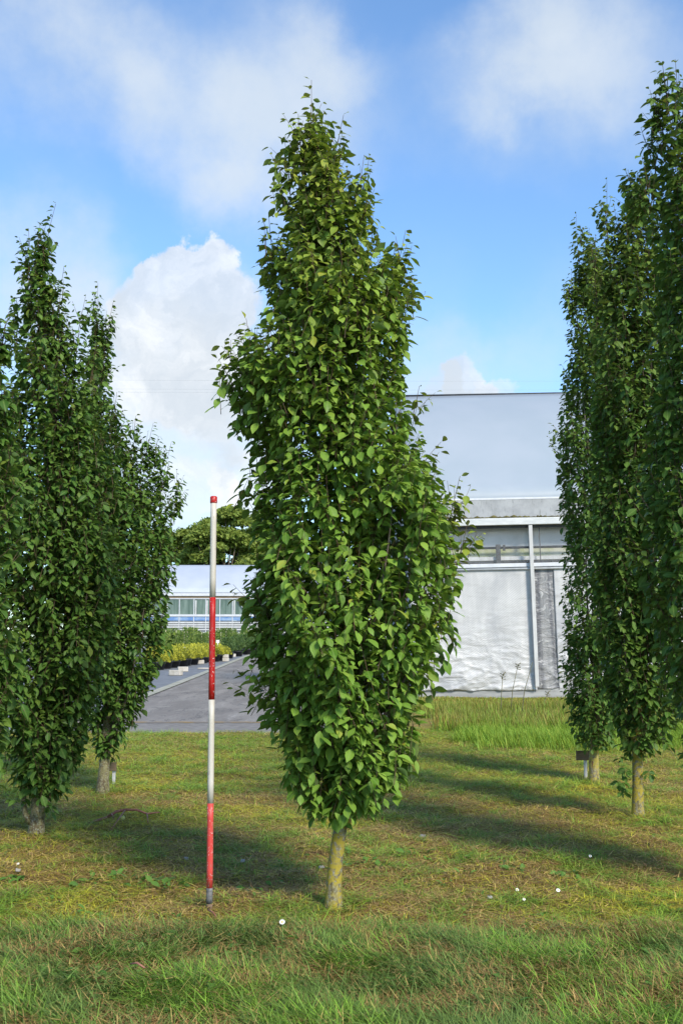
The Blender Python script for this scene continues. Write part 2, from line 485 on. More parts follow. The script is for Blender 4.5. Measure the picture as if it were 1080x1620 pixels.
def column_tree(name, base_px, prof, lean_px, whips, label, n_twigs, size, lm, bark, trunk_r, group, Y=None, seed=1,
                yellow_top=.25, forks=(), suckers=(), depth=1.0, scar=False, trunk_top=.9, inner=.36, shrink=.06):
    global rng
    rng = np.random.default_rng(seed); random.seed(seed)
    b = gnd(*base_px) if Y is None else at(base_px[0], base_px[1], Y)
    if Y is not None: b = Vector((b.x, Y, 0))
    Yd = b.y
    root = empty(name, b); tag(root, label, 'tree', group)
    base = np.array(b)
    z, xl, xr = [], [], []
    for py, l, r in prof:
        zz = at((l+r)/2, py, Yd).z
        z.append(zz); xl.append(at(l, py, Yd).x-b.x); xr.append(at(r, py, Yd).x-b.x)
    o = np.argsort(z); z = np.array(z)[o]; xl = np.array(xl)[o]+shrink; xr = np.array(xr)[o]-shrink
    top = at(lean_px[0], lean_px[1], Yd)-b
    zmin, zmax = z[0], z[-1]
    def axis(h):
        # centre line of the crown
        c = (np.interp(h, z, xl)+np.interp(h, z, xr))/2
        return c
    nzs = [(rng.uniform(0, 6.28), rng.integers(2, 7), rng.uniform(2, 9), rng.uniform(.05, .11)) for _ in range(6)]
    def rad(th, h):
        hw = max(.015, (np.interp(h, z, xr)-np.interp(h, z, xl))/2)
        lob = 1 + sum(a*math.sin(k*th+p+h*f) for p, k, f, a in nzs)*(1-abs(math.cos(th)))
        dd = math.sqrt(math.cos(th)**2 + (depth*math.sin(th))**2)
        return hw*lob*dd
    F = Foliage()
    hs = np.linspace(zmin+.075, zmax, 200)
    wgt = np.array([max(.05, np.interp(h, z, xr)-np.interp(h, z, xl)) for h in hs]); wgt /= wgt.sum()
    up = np.array([0, 0, 1.0])
    for k in range(n_twigs):
        h = rng.choice(hs, p=wgt) + rng.uniform(-.02, .02)
        th = rng.uniform(0, 2*math.pi); rr = rad(th, h)
        f = rng.uniform(.2, .75) if rng.random() < inner else 1-abs(rng.normal(0, .10))
        f = max(.1, f*(.74+.40*float(vnoise(th*1.6+seed*3, h*3.4, 1.0, seed, 2))))
        out = np.array([math.cos(th), math.sin(th), 0])
        tipp = np.array([axis(h), 0, h]) + out*rr*f
        L = rng.uniform(.12, .30)*(1.0 if rr > .2 else .75)
        u0 = unit(up*rng.uniform(.45, 1.1) + out*rng.uniform(.15, .75) + rng.normal(0, .22, 3))
        p0 = tipp - u0*L*.85
        if p0[2] < zmin-.05: p0[2] = zmin
        rel = (h-zmin)/(zmax-zmin)
        F.twig(p0, u0, L, out, size, yellow_top*sstep(.45, 1.0, rel)*rng.uniform(.3, 1.2) + (.15 if rng.random() < .12 else 0), bend=.3)
    for wpx, wpy, wl, lean in whips:
        if abs(lean) >= .3: wl, lean = max(.26, wl*1.3), lean*2.4
        dy = rng.uniform(-.12, .12)
        tip = np.array(at(wpx, wpy, Yd+dy)-b)
        c = axis(min(max(tip[2]-wl, zmin), zmax)); out = np.array([math.copysign(1, tip[0]-c), dy*2, 0])
        u0 = unit(up + np.array([lean, dy*.5, 0]))
        F.twig(tip-u0*wl, u0, wl, out, size*.95, yellow_top+.08, spacing=.027, rad=.003, bend=.1, hang=.45)
        for q in range(int(4+wl*52) if wl > .23 and abs(lean) < .3 else 3):
            s0 = rng.uniform(.22, 1.05); hw = .10*s0**1.35; aq = rng.uniform(0, 6.28)
            oq = np.array([math.cos(aq), math.sin(aq), 0]); lq = rng.uniform(.08, .17)
            pq = tip-u0*wl*1.05*s0+oq*hw*rng.uniform(.0, .6)-up*lq*.5
            F.twig(pq, unit(u0+oq*rng.uniform(.1, .7)+rng.normal(0, .2, 3)), lq, oq, size*.88, yellow_top*rng.uniform(.4, 1.1), bend=.2)
    for spx, spy, sl in suckers:           # small leafy shoots low on the trunk
        for q in range(3):
            p = np.array(at(spx+rng.uniform(-5, 5), spy+rng.uniform(-10, 10), Yd-.03*q)-b)
            out = unit(np.array([p[0]-.0, -.3, 0]))
            F.twig(p-out*sl*.5, unit(out+up*.2), sl, out, size*.9, 0, bend=.0)
    F.build('crown', root, lm)
    # trunk and its main limbs
    t = MB()
    zt = zmin+(zmax-zmin)*trunk_top
    hsT = [-.04, .0, .04, .12, .25, .4, .6, .9] + list(np.linspace(1.2, zt, 10))
    pts, rads = [], []
    for h in hsT:
        f = np.clip((h-.0)/max(.3, zmin), 0, 1)
        xx = (top.x*f*h/max(1e-3, top.z) if h < zmin else None)
        if xx is None:
            a0 = top.x*zmin/top.z; xx = a0 + (axis(h)-a0)*sstep(zmin, zmin+1.2, h)
        pts.append((xx + .004*math.sin(h*9+seed), .004*math.cos(h*7+seed), h))
        flare = 1+.5*math.exp(-max(0, h)/.07)
        rads.append(max(.006, trunk_r*flare*(1-.80*max(0, h-.3)/zt)))
    t.tube(pts, rads, 14, True, .035)
    t.build('trunk', bark, root, True)
    lim = MB()
    for q in range(22):
        h0 = rng.uniform(zmin*.95, zmin+(zmax-zmin)*.55); th = rng.uniform(0, 6.28)
        h1 = min(zmax-.1, h0+rng.uniform(.5, 1.3)); rr = rad(th, h1)*rng.uniform(.35, .8)
        i0 = np.interp(h0, hsT, [p[0] for p in pts])
        p0 = np.array([i0, 0, h0]); p2 = np.array([axis(h1)+math.cos(th)*rr, math.sin(th)*rr, h1])
        p1 = p0*.45+p2*.55+np.array([math.cos(th), math.sin(th), 0])*rr*.3-up*.12
        cur = [tuple((1-s)**2*p0+2*s*(1-s)*p1+s*s*p2) for s in np.linspace(0, 1, 7)]
        r0 = rng.uniform(.008, .014)*(trunk_r/.04)
        lim.tube(cur, list(np.linspace(r0, .003, 7)), 6, True, .05)
    lim.build('limbs', M['limb'], root, True)
    for fk in forks:
        fp = [tuple(at(x, y, Yd-.01)-b) for x, y, _ in fk]
        MB().tube(fp, [r for _, _, r in fk], 9, True, .04).build('low_branch', bark, root, True)
    if scar:
        s = MB(); s.tube([(pts[1][0], -.004, .03), (pts[2][0]-.002, -.007, .10), (pts[3][0], -.006, .2), (pts[4][0], 0, .27)], [trunk_r*1.1, trunk_r*1.02, trunk_r*.97, trunk_r*.7], 12, True, .06)
        s.build('stripped_bark', M['stripped'], root, True)
    return root

M['stripped'] = plain('stripped_wood', (.10, .035, .018), (.42, .24, .13), 14, .8, bump=.5, lo=.45, hi=.62)
GRP = 'columnar trees planted in rows on the lawn'

MID = [(205, 484, 512), (230, 472, 528), (260, 462, 548), (300, 450, 582), (340, 446, 596), (370, 436, 604), (400, 422, 620), (440, 412, 650),
       (490, 410, 662), (520, 388, 662), (545, 354, 655), (575, 342, 644), (610, 344, 655), (640, 366, 668), (680, 384, 678), (700, 386, 690), (740, 390, 700),
       (780, 392, 716), (830, 396, 742), (870, 390, 750), (900, 388, 746), (940, 384, 738), (980, 388, 722), (1010, 392, 710), (1050, 384, 700), (1080, 388, 690),
       (1110, 396, 680), (1150, 412, 670), (1200, 430, 660), (1240, 458, 636), (1265, 482, 606), (1285, 505, 570)]
column_tree('columnar_tree', (528, 1446), MID, (541, 1290),
            [(493, 131, .52, 0), (533, 180, .40, .08), (474, 178, .30, -.05), (505, 172, .3, .02), (455, 225, .3, -.05), (574, 245, .36, .08), (640, 362, .42, .16), (618, 385, .3, .05), (430, 338, .40, -.06),
             (418, 360, .2, -.05), (386, 502, .18, -.25), (347, 548, .18, -.35), (362, 540, .16, -.2), (698, 696, .22, .35), (722, 752, .30, .18), (757, 838, .22, .35), (740, 822, .2, .25),
             (384, 770, .16, -.4), (368, 925, .16, -.5), (374, 1058, .16, -.6), (655, 440, .16, .2), (588, 312, .18, .1), (450, 222, .16, -.1), (662, 610, .16, .2)],
            'tallest looking bright green columnar tree, in the middle, with yellow lichen on its bare trunk', 2900, .072, M['leaf'], M['bark'], .0345, GRP, seed=3,
            forks=[[(541, 1316, .016), (551, 1297, .014), (566, 1275, .011), (585, 1245, .008)], [(534, 1305, .013), (526, 1285, .012), (519, 1262, .010), (512, 1230, .008)]], yellow_top=.62, shrink=.035)

LFT = [(370, 56, 80), (420, 44, 92), (470, 34, 104), (520, 24, 120), (580, 8, 142), (650, -10, 172), (750, -30, 200), (850, -38, 206), (950, -38, 203), (1020, -34, 193),
       (1100, -24, 165), (1170, -10, 150), (1230, 12, 120), (1265, 30, 90)]
column_tree('columnar_tree', (58, 1326), LFT, (62, 1240),
            [(67, 320, .75, 0), (42, 362, .5, -.04), (101, 422, .6, .05), (130, 468, .5, .06), (24, 470, .4, -.06), (150, 540, .4, .08), (186, 620, .35, .12), (205, 780, .2, .3), (208, 880, .15, .5)],
            'columnar tree on the left with a low side shoot beside its grey trunk', 2250, .073, M['leaf_shaded'], M['bark_grey'], .046, GRP, seed=5,
            forks=[[(50, 1303, .022), (40, 1288, .019), (37, 1268, .017), (40, 1240, .015), (38, 1200, .012)]], suckers=[(38, 1262, .12), (84, 1255, .18), (78, 1278, .12), (25, 1278, .06)], yellow_top=.15)
BKL = [(500, 144, 170), (560, 130, 180), (600, 116, 184), (650, 104, 194), (700, 94, 216), (740, 88, 244), (790, 82, 284), (850, 80, 284), (920, 80, 280), (980, 86, 278),
       (1040, 96, 266), (1080, 106, 254), (1130, 120, 222), (1170, 136, 200), (1195, 146, 180)]
column_tree('columnar_tree', (162, 1256), BKL, (168, 1195),
            [(154, 445, .75, 0), (172, 476, .6, .05), (234, 668, .5, .06), (212, 655, .5, .04), (262, 697, .5, .08), (248, 690, .45, .05), (284, 745, .4, .12), (284, 835, .2, .4), (282, 1000, .15, .5)],
            'dark columnar tree farther back on the left with a small brown sign behind its trunk', 2100, .073, M['leaf_shaded'], M['bark_grey'], .046, GRP, seed=8, yellow_top=.12)
EDL = [(330, -146, -120), (400, -186, -76), (460, -226, -36), (500, -248, -4), (560, -272, 16), (640, -288, 30), (750, -294, 38), (850, -294, 40), (950, -288, 30), (1050, -280, 28),
       (1130, -260, 22), (1200, -226, 0), (1255, -186, -60)]
column_tree('columnar_tree', (-127, 1455), EDL, (-124, 1280), [(8, 492, .25, .1), (-6, 505, .25, .05), (40, 620, .2, .3), (46, 760, .2, .4), (42, 850, .2, .5), (24, 700, .2, .2)],
            'columnar tree cut off by the left edge, only its right fringe of leaves showing', 2250, .073, M['leaf_shaded'], M['bark_grey'], .045, GRP, seed=13, yellow_top=.1)
RGT = [(300, 992, 1030), (350, 974, 1046), (420, 954, 1062), (520, 932, 1080), (650, 922, 1094), (800, 922, 1104), (950, 928, 1100), (1050, 945, 1095), (1120, 960, 1078), (1170, 976, 1056),
       (1198, 992, 1034)]
column_tree('columnar_tree', (1010, 1300), RGT, (1007, 1190), [(956, 288, .8, -.02), (978, 318, .5, -.02), (1012, 262, .6, 0), (936, 372, .5, -.04)],
            'columnar tree on the right, yellow lichen on its trunk and a leafy tuft low down', 2200, .072, M['leaf_shaded'], M['bark'], .040, GRP, seed=17, shrink=.03,
            suckers=[(988, 1215, .16), (982, 1232, .16), (986, 1248, .14), (1024, 1232, .08)], yellow_top=.5)
BKR = [(390, 920, 958), (440, 908, 978), (520, 897, 996), (600, 889, 1004), (700, 874, 1022), (800, 882, 1024), (880, 892, 1024), (960, 890, 1022), (1050, 884, 1012), (1110, 896, 990),
       (1150, 906, 978), (1182, 926, 962)]
column_tree('columnar_tree', (939, 1239), BKR, (941, 1180), [(916, 340, .8, 0), (934, 362, .6, 0), (948, 380, .5, 0), (902, 420, .5, -.04), (886, 580, .15, -.3), (872, 672, .22, -.3), (870, 700, .15, -.5), (888, 1000, .12, -.6), (884, 1060, .12, -.6)],
            'dark columnar tree farthest back on the right, reddish stripped bark low on its trunk', 2100, .072, M['leaf_shaded'], M['bark_scar'], .044, GRP, seed=21, scar=True, yellow_top=.4, shrink=.0)
EDR = [(60, 1130, 1162), (100, 1100, 1190), (150, 1066, 1230), (230, 1048, 1256), (300, 1018, 1276), (340, 1012, 1290), (430, 1012, 1300), (520, 1006, 1310), (620, 1002, 1320), (700, 1002, 1320),
       (780, 994, 1318), (880, 982, 1310), (960, 994, 1300), (1050, 1034, 1288), (1120, 1048, 1270), (1180, 1064, 1250), (1235, 1085, 1220)]
column_tree('columnar_tree', (1150, 1405), EDR, (1150, 1260), [(1050, 95, .45, -.08), (1072, 95, .45, 0), (1036, 140, .35, -.1), (1024, 200, .3, -.12), (1016, 250, .3, -.1), (985, 290, .3, -.3), (1000, 270, .25, -.15), (1005, 420, .2, -.2),
             (988, 850, .2, -.4), (1000, 770, .2, -.3)],
            'large columnar tree cut off by the right edge, nearest of the trees on that side', 2350, .075, M['leaf_shaded'], M['bark'], .05, GRP, Y=5.95, seed=25, yellow_top=.2)

# ---------------------------------------------------------------- ranging pole
def paint_mat(name, c, wear, thr):
    m, n = new_mat(name)
    pos = n.n('ShaderNodeTexCoord').outputs['Object']
    cc = n.mix(n.smooth(n.noise(n.scalev(pos, (1, 1, .25)), 9, 5), .3, .75, 0, .35), c, wear)
    cc = n.mix(n.smooth(n.noise(pos, 130, 4, .6), thr, thr+.05, 0, .8), cc, (.75, .7, .66))
    cc = n.mix(n.smooth(n.noise(n.scalev(pos, (6, 6, 1)), 14, 5, .6), thr-.02, thr+.04, 0, .5), cc, (.25, .18, .14))
    n.out(n.principled(cc, .45, spec=.4).outputs[0]); return m
M['pole_red'] = paint_mat('red_paint', (.42, .014, .012), (.30, .01, .01), .63)
M['pole_faded'] = paint_mat('faded_red_paint', (.52, .045, .036), (.46, .13, .11), .61)
M['pole_white'] = paint_mat('white_paint', (.54, .51, .45), (.36, .32, .26), .64)
M['pole_grey'] = plain('worn_steel', (.07, .075, .075), (.22, .21, .2), 24, .6, .3)
M['pole_rust'] = plain('muddy_tip', (.16, .10, .07), (.26, .17, .11), 30, .9)
pb = gnd(331, 1447)
pole = empty('ranging_pole', pb); tag(pole, 'red and white banded measuring pole stuck upright in the lawn', 'measuring pole')
Yp = pb.y
ptop = at(338, 785, Yp)-pb
def pz(py): return (at(335, py, Yp)-pb).z
def band(name, y0, y1, mat, r0, r1=None, parts=6):
    z0, z1 = pz(y0), pz(y1); n = parts
    pts = [Vector((ptop.x*z/ptop.z, 0, z)) for z in np.linspace(z0, z1, n)]
    return MB().tube(pts, list(np.linspace(r0, r1 or r0, n)), 20).build(name, mat, pole, True)
band('spike', 1458, 1430, M['pole_rust'], .009, .0158)
band('bare_steel', 1430, 1405, M['pole_grey'], .0158)
band('red_band', 1405, 1271, M['pole_faded'], .0155)
band('white_band', 1271, 1107, M['pole_white'], .0155)
band('red_band', 1107, 945, M['pole_red'], .0155)
band('white_band', 945, 795, M['pole_white'], .0155)
zc = [pz(796), pz(795), pz(786.5), pz(785)]
MB().tube([Vector((ptop.x*z/ptop.z, 0, z)) for z in zc], [.0165, .0182, .0182, .013], 20).build('cap', M['pole_red'], pole, True)

# ---------------------------------------------------------------- near greenhouse (right)
GY = 26.3
g0 = gnd(780, 1104); gx0 = at(780, 1104, GY).x
gh = empty('greenhouse', (gx0, GY, 0.0), (0, -.022, 0))
tag(gh, 'large white plastic greenhouse with a crinkled side curtain behind the trees on the right', 'greenhouse')
def gX(px, py=950): return at(px, py, GY).x-gx0
def gZ(py): return at(780, py, GY).z
XL, XR = gX(652), gX(780)+12.0
DEP = 6.0

def film_mat():
    m, n = new_mat('roof_film')
    pos = n.n('ShaderNodeTexCoord').outputs['Object']
    c = n.mix(n.smooth(n.noise(n.scalev(pos, (.6, .6, .15)), 1.2, 5), .3, .7), (.40, .455, .50), (.44, .485, .53))
    c = n.mix(n.smooth(n.noise(pos, 3.5, 6, .7), .69, .75, 0, .35), c, (.34, .35, .36))
    p = n.principled(c, .38, n.bump(n.noise(pos, .5, 3), .15, .2), spec=.45)
    tr = n.n('ShaderNodeBsdfTranslucent'); n.set(tr.inputs[0], (.5, .52, .55))
    n.out(n.mixsh(.3, p.outputs[0], tr.outputs[0])); return m
M['film'] = film_mat()

def fascia_mat():
    m, n = new_mat('dirty_fascia')
    pos = n.n('ShaderNodeTexCoord').outputs['Object']
    c = n.mix(n.smooth(n.noise(pos, 3, 6, .65), .3, .7), (.27, .275, .28), (.36, .365, .37))
    c = n.mix(n.smooth(n.noise(n.scalev(pos, (2.5, 1, .5)), 5, 6, .7), .52, .7, 0, .75), c, (.14, .145, .14))
    n.out(n.principled(c, .7, spec=.3).outputs[0]); return m
M['fascia'] = fascia_mat()
M['gutter_white'] = plain('white_gutter', (.46, .47, .46), (.56, .56, .55), 3, .5, stretch=(1, 1, 4))
M['moss_line'] = plain('gutter_moss', (.06, .055, .02), (.15, .13, .035), 14, .95, bump=.8)
M['alu'] = plain('galvanised_steel', (.42, .415, .40), (.52, .515, .50), 6, .6, .0, stretch=(1, 1, .3))
M['alu_bright'] = plain('white_rail', (.50, .51, .53), (.58, .58, .59), 4, .4)
M['dark_steel'] = plain('dark_steel', (.018, .018, .02), (.05, .05, .05), 9, .6)

def curtain_mat():
    m, n = new_mat('bubble_film')
    pos = n.n('ShaderNodeTexCoord').outputs['Object']
    c = n.mix(n.smooth(n.noise(n.scalev(pos, (2, 1, .5)), 2.2, 6, .6), .3, .7), (.52, .51, .50), (.64, .625, .605))
    c = n.mix(n.smooth(n.noise(n.scalev(pos, (.5, 1, 2)), 2.6, 6, .7), .5, .72, 0, .7), c, (.40, .39, .37))
    c = n.mix(n.smooth(n.noise(n.scalev(pos, (1, 1, .6)), .75, 5, .6, .8), .42, .64, 0, .65), c, (.36, .365, .38))
    wv = n.n('ShaderNodeTexWave', bands_direction='DIAGONAL'); n.set(wv.inputs['Vector'], n.scalev(pos, (1, 0.001, 1.6))); wv.inputs['Scale'].default_value = 9
    wv.inputs['Distortion'].default_value = .6
    wr = n.noise(n.scalev(pos, (.8, 1, 1.7)), 2.6, 6, .6, .8)
    rg = n.n('ShaderNodeTexNoise', noise_type='RIDGED_MULTIFRACTAL'); n.set(rg.inputs['Vector'], n.scalev(pos, (.55, 1, 1.3))); rg.inputs['Scale'].default_value = 1.5
    rg.inputs['Detail'].default_value = 5; rg.inputs['Distortion'].default_value = 1.1
    sz = n.n('ShaderNodeSeparateXYZ'); n.set(sz.inputs[0], pos)
    wgt = n.smooth(sz.outputs[2], 2.6, .3, .12, 1.0)
    hgt = n.math('ADD', n.math('MULTIPLY', wv.outputs[1], .03), n.math('MULTIPLY', n.math('ADD', wr, n.math('MULTIPLY', rg.outputs[0], .7)), wgt))
    p = n.principled(c, .32, n.bump(hgt, .6, .10), spec=.5)
    tr = n.n('ShaderNodeBsdfTranslucent'); n.set(tr.inputs[0], (.5, .5, .52))
    n.out(n.mixsh(.2, p.outputs[0], tr.outputs[0])); return m
M['curtain'] = curtain_mat()
def gap_mat():
    m, n = new_mat('clear_film_gap')
    pos = n.n('ShaderNodeTexCoord').outputs['Object']
    f = n.noise(n.scalev(pos, (1, 1, 1.5)), 3, 8, .7, 1.8)
    v = n.noise(n.scalev(pos, (4, 1, .25)), 1.6, 4)
    c = n.mix(n.smooth(v, .35, .65), (.10, .10, .11), (.25, .245, .24))
    c = n.mix(n.smooth(f, .56, .66, 0, .8), c, (.48, .47, .46))
    n.out(n.principled(c, .3, n.bump(f, .7, .06), spec=.6).outputs[0]); return m
M['gap'] = gap_mat()
def pane_mat():
    m, n = new_mat('dusty_pane')
    pos = n.n('ShaderNodeTexCoord').outputs['Object']
    c = n.mix(n.smooth(n.noise(pos, 1.1, 6), .35, .65), (.34, .345, .36), (.48, .48, .49))
    p = n.principled(c, .12, spec=.6)
    tr = n.n('ShaderNodeBsdfTransparent')
    n.out(n.mixsh(.93, p.outputs[0], tr.outputs[0])); return m
M['pane'] = pane_mat()
M['inner'] = plain('inner_backdrop', (.44, .45, .46), (.60, .60, .60), .9, .8)
M['algae'] = plain('algae_film', (.30, .33, .17), (.46, .46, .38), 3, .8)
M['plinth'] = plain('concrete_plinth', (.24, .24, .235), (.33, .33, .32), 5, .85, bump=.2, stretch=(.4, 1, 2))

ze, zr = gZ(790), 8.85
# roof: gently bowed sheets, front and back, with thickness
nb = 14; V = []; F = []
xs = np.linspace(XL, XR, 25)
prof = []
for k in range(nb+1):
    s = k/nb; prof.append((DEP*s, ze+(zr-ze)*(s+.10*math.sin(math.pi*s))))
prof2 = prof + [(2*DEP-y, z) for y, z in reversed(prof[:-1])]
rv = []; 
for x in xs:
    for y, z in prof2: rv.append((x, y, z))
kk = len(prof2)
i = (np.arange(len(xs)-1)[:, None]*kk + np.arange(kk-1)[None, :]).ravel()
ro = np_mesh('roof', rv, [np.stack([i, i+kk, i+kk+1, i+1], 1)], [M['film']], gh)
sol = ro.modifiers.new('thick', 'SOLIDIFY'); sol.thickness = .03; sol.offset = 1
MB().tube([(XL, DEP, zr+.05), (XL+4.5, DEP, zr+.045), (XR, DEP, zr+.03)], [.035, .02, .012], 6).build('ridge_line', M['dark_steel'], ro, True)  # thin dark line along the ridge, thinner towards the right
MB().box((XL, -.02, ze-.02), (XR, .06, ze+.03)).build('eave_lip', M['alu_bright'], gh, bevel=.008)
MB().box((XL, -.012, gZ(820)), (XR, .05, ze-.02)).build('fascia', M['fascia'], gh)
mo = MB(); rnd = random.Random(4); x = XL
while x < XR:
    L = rnd.uniform(.05, .25); hh = rnd.uniform(.015, .06)
    mo.tube([(x, -.03, gZ(820)+hh*.3), (x+L*.5, -.04, gZ(820)+hh*.6), (x+L, -.03, gZ(820)+hh*.3)], [.006, hh*.8, .006], 6); x += L*.8
gut = MB().box((XL, -.14, gZ(832)), (XR, .05, gZ(821))).build('gutter', M['gutter_white'], gh, bevel=.012)
mo.build('gutter_moss', M['moss_line'], gut, True)
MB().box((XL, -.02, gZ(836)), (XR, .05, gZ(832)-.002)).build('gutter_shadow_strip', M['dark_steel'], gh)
zg0, zg1 = gZ(892), gZ(836)
px = XL+.1
while px < XR-.2:
    x2 = min(px+4.0, XR); MB().box((px+.02, .02, zg0), (x2-.02, .03, zg1)).build('window', M['pane'], gh); px = x2
MB().box((XL, .0, gZ(898)), (XR, .06, gZ(892))).build('curtain_rail', M['alu_bright'], gh, bevel=.008)
MB().tube([(XL, .0, gZ(901)), (XR, .0, gZ(901))], [.025, .025], 8).build('hem_tube', M['alu'], gh, True)
# inside, seen through the windows
MB().box((XL+.1, .40, zg0-.3), (XR, .43, ze-.1)).build('inner_backdrop', M['inner'], gh)  # pale sheet added close behind the panes so the windows read light
MB().box((XL+.1, .36, gZ(893)), (XR, .38, gZ(866))).build('algae_band', M['algae'], gh)
MB().tube([(XL, .2, gZ(866)), (XR, .2, gZ(866))], [.03, .03], 8).build('heating_pipe', M['dark_steel'], gh, True)
MB().box((XL, .20, gZ(886)), (XR, .28, gZ(880))).build('inner_beam', M['alu'], gh)
MB().box((XL, .20, gZ(890)), (XR, .27, gZ(887))).build('inner_beam', M['dark_steel'], gh)
MB().box((gX(792), .10, gZ(892)), (gX(799), .16, gZ(861))).build('inner_post', M['dark_steel'], gh)
MB().box((gX(803), .11, gZ(871)), (gX(807), .16, gZ(862))).build('pipe_clamp', M['dark_steel'], gh)
for pxx in (763, 823, 863, 880): MB().box((gX(pxx), .10, gZ(892)), (gX(pxx)+.05, .16, gZ(888))).build('pipe_bracket', M['dark_steel'], gh)
MB().box((gX(861), .05, gZ(892)), (gX(861)+.02, .07, gZ(836))).build('glazing_bar', M['dark_steel'], gh)
# curtain: wrinkled hanging film
def curtain(name, x0, x1, z0, z1, mat, y, amp, seed):
    nx, nz = int((x1-x0)/.035)+2, int((z1-z0)/.035)+2
    X, Z = np.meshgrid(np.linspace(x0, x1, nx), np.linspace(z0, z1, nz))
    s = 1-(Z-z0)/(z1-z0)
    d = amp*(.05+1.0*s**4)*(vnoise(X*1.1+.5*Z, Z*3.2, 1.0, seed, 5)-.5)*2 + amp*.12*(vnoise(X*.4, Z*5+X*.5, 1.3, seed+7, 4)-.5)
    rid = 1-np.abs(2*vnoise(X*1.0+Z, Z*2.4-X*.6, 1.3, seed+3, 4)-1)
    d -= amp*.8*(rid**6)*(s**3)
    zz = Z + .06*(s**4)*(vnoise(X, X*0, .8, seed+1, 3)-.5)*2
    V = np.stack([X, y+d, zz], -1).reshape(-1, 3)
    i = (np.arange(nz-1)[:, None]*nx + np.arange(nx-1)[None, :]).ravel()
    o = np_mesh(name, V, [np.stack([i, i+1, i+nx+1, i+nx], 1)], [mat], gh)
    sm = o.modifiers.new('thick', 'SOLIDIFY'); sm.thickness = .004
    return o
zc0, zc1 = gZ(1092), gZ(898)
xg0, xg1 = gX(847), gX(881)
curtain('curtain', XL, xg0, zc0, zc1, M['curtain'], .03, .065, 31)
curtain('curtain', xg1, XR, zc0, zc1, M['curtain'], .03, .065, 47)
curtain('curtain_gap', xg0-.04, xg1+.04, zc0+.02, zc1-.01, M['gap'], .06, .05, 61)
MB().box((XL, .04, -.1), (XR, .14, gZ(1090))).build('plinth', M['plinth'], gh)
def post(pxp):
    x = gX(pxp, 960)
    MB().box((x-.045, -.12, gZ(1088)), (x+.045, -.05, gZ(832)-.01)).build('post', M['alu'], gh, bevel=.006)
for q in range(-1, 4): 
    xx = 846+q*268
    if gX(xx) > XL: post(xx)
# gable end and rear wall so that the house is closed
gb = MB()
gb.poly([(XL, .1, 0), (XL, 2*DEP, 0), (XL, 2*DEP, ze-.02)] + [(XL, y, z-.02) for y, z in reversed(prof2)] )
gb.build('gable_wall', M['fascia'], gh)
MB().box((XL, 2*DEP-.05, 0), (XR, 2*DEP, ze-.05)).build('rear_wall', M['fascia'], gh)

# ---------------------------------------------------------------- far greenhouse (left)
FY = 100.0
fg = at(340, 1000, FY); zb = gz(FY)
fgr = empty('greenhouse', (fg.x, FY, zb)); tag(fgr, 'low white roofed greenhouse far down the road, glazed wall above a blue strip', 'greenhouse')
def fX(px): return at(px, 950, FY).x-fg.x
def fZ(py): return at(340, py, FY).z-zb
fl, fr = fX(120), fX(560)
M['far_roof'] = plain('white_roof', (.38, .41, .46), (.43, .455, .50), .35, .5, stretch=(1, .3, 1))
M['far_pane'] = plain('green_glass', (.06, .10, .08), (.15, .20, .17), .9, .15, stretch=(3, 1, .3))
M['far_blue'] = plain('blue_strip', (.10, .20, .42), (.26, .36, .50), 1.1, .5, stretch=(1, 1, 2))
M['far_wood'] = plain('wooden_eave', (.36, .24, .13), (.45, .31, .18), 1, .7)
rz = at(340, 895, FY+8).z-zb
p8 = [(8*s, fZ(938)+(rz-fZ(938))*(s+.12*math.sin(math.pi*s))) for s in np.linspace(0, 1, 9)]
p8 = p8+[(16-y, z) for y, z in reversed(p8[:-1])]
V = [(x, y, z) for x in np.linspace(fl, fr, 12) for y, z in p8]; k8 = len(p8)
i = (np.arange(11)[:, None]*k8 + np.arange(k8-1)[None, :]).ravel()
fro = np_mesh('roof', V, [np.stack([i, i+k8, i+k8+1, i+1], 1)], [M['far_roof']], fgr)
s_ = fro.modifiers.new('thick', 'SOLIDIFY'); s_.thickness = .06; s_.offset = 1
MB().box((fl, -.25, fZ(943)), (fr, .1, fZ(938.5))).build('gutter', M['alu_bright'], fgr)
MB().box((fl, -.1, fZ(946)), (fr, .08, fZ(943)-.01)).build('eave_board', M['far_wood'], fgr)
MB().box((fl, -.06, fZ(948)), (fr, .06, fZ(946)-.01)).build('top_rail', M['alu_bright'], fgr)
MB().box((fl, .02, fZ(972)), (fr, .06, fZ(948))).build('glazed_wall', M['far_pane'], fgr)
MB().box((fl, -.10, fZ(975.5)), (fr, .04, fZ(972)-.01)).build('sill', M['alu_bright'], fgr)
MB().box((fl, -.03, fZ(982)), (fr, .05, fZ(975.5)-.01)).build('blue_strip', M['far_blue'], fgr)
for yy in (984, 987.5, 991, 995, 1000, 1006, 1012):
    MB().box((fl, -.08, fZ(yy+2.3)), (fr, .03, fZ(yy))).build('wall_rail', M['alu'], fgr)
MB().box((fl, .06, -.2), (fr, .10, fZ(982)-.01)).build('lower_wall', M['fascia'], fgr)
for pxx in (284, 307, 326, 348, 368, 390, 412, 265, 243, 221):
    MB().box((fX(pxx)-.035, -.06, fZ(1016)), (fX(pxx)+.035, .015, fZ(948)-.02)).build('post', M['alu_bright'], fgr)
for pxx in (310, 328, 371): MB().box((fX(pxx)-.06, -.03, fZ(972)), (fX(pxx)+.06, .015, fZ(950))).build('mullion', M['alu'], fgr)
MB().tube([(fX(376), -.12, fZ(950)), (fX(388), -.12, fZ(966))], [.06, .06], 6).build('brace', M['alu_bright'], fgr)
for xw in (fl, fr):
    MB().poly([(xw, .1, 0), (xw, 16, 0)]+[(xw, y, z-.03) for y, z in reversed(p8)]).build('gable_wall', M['fascia'], fgr)

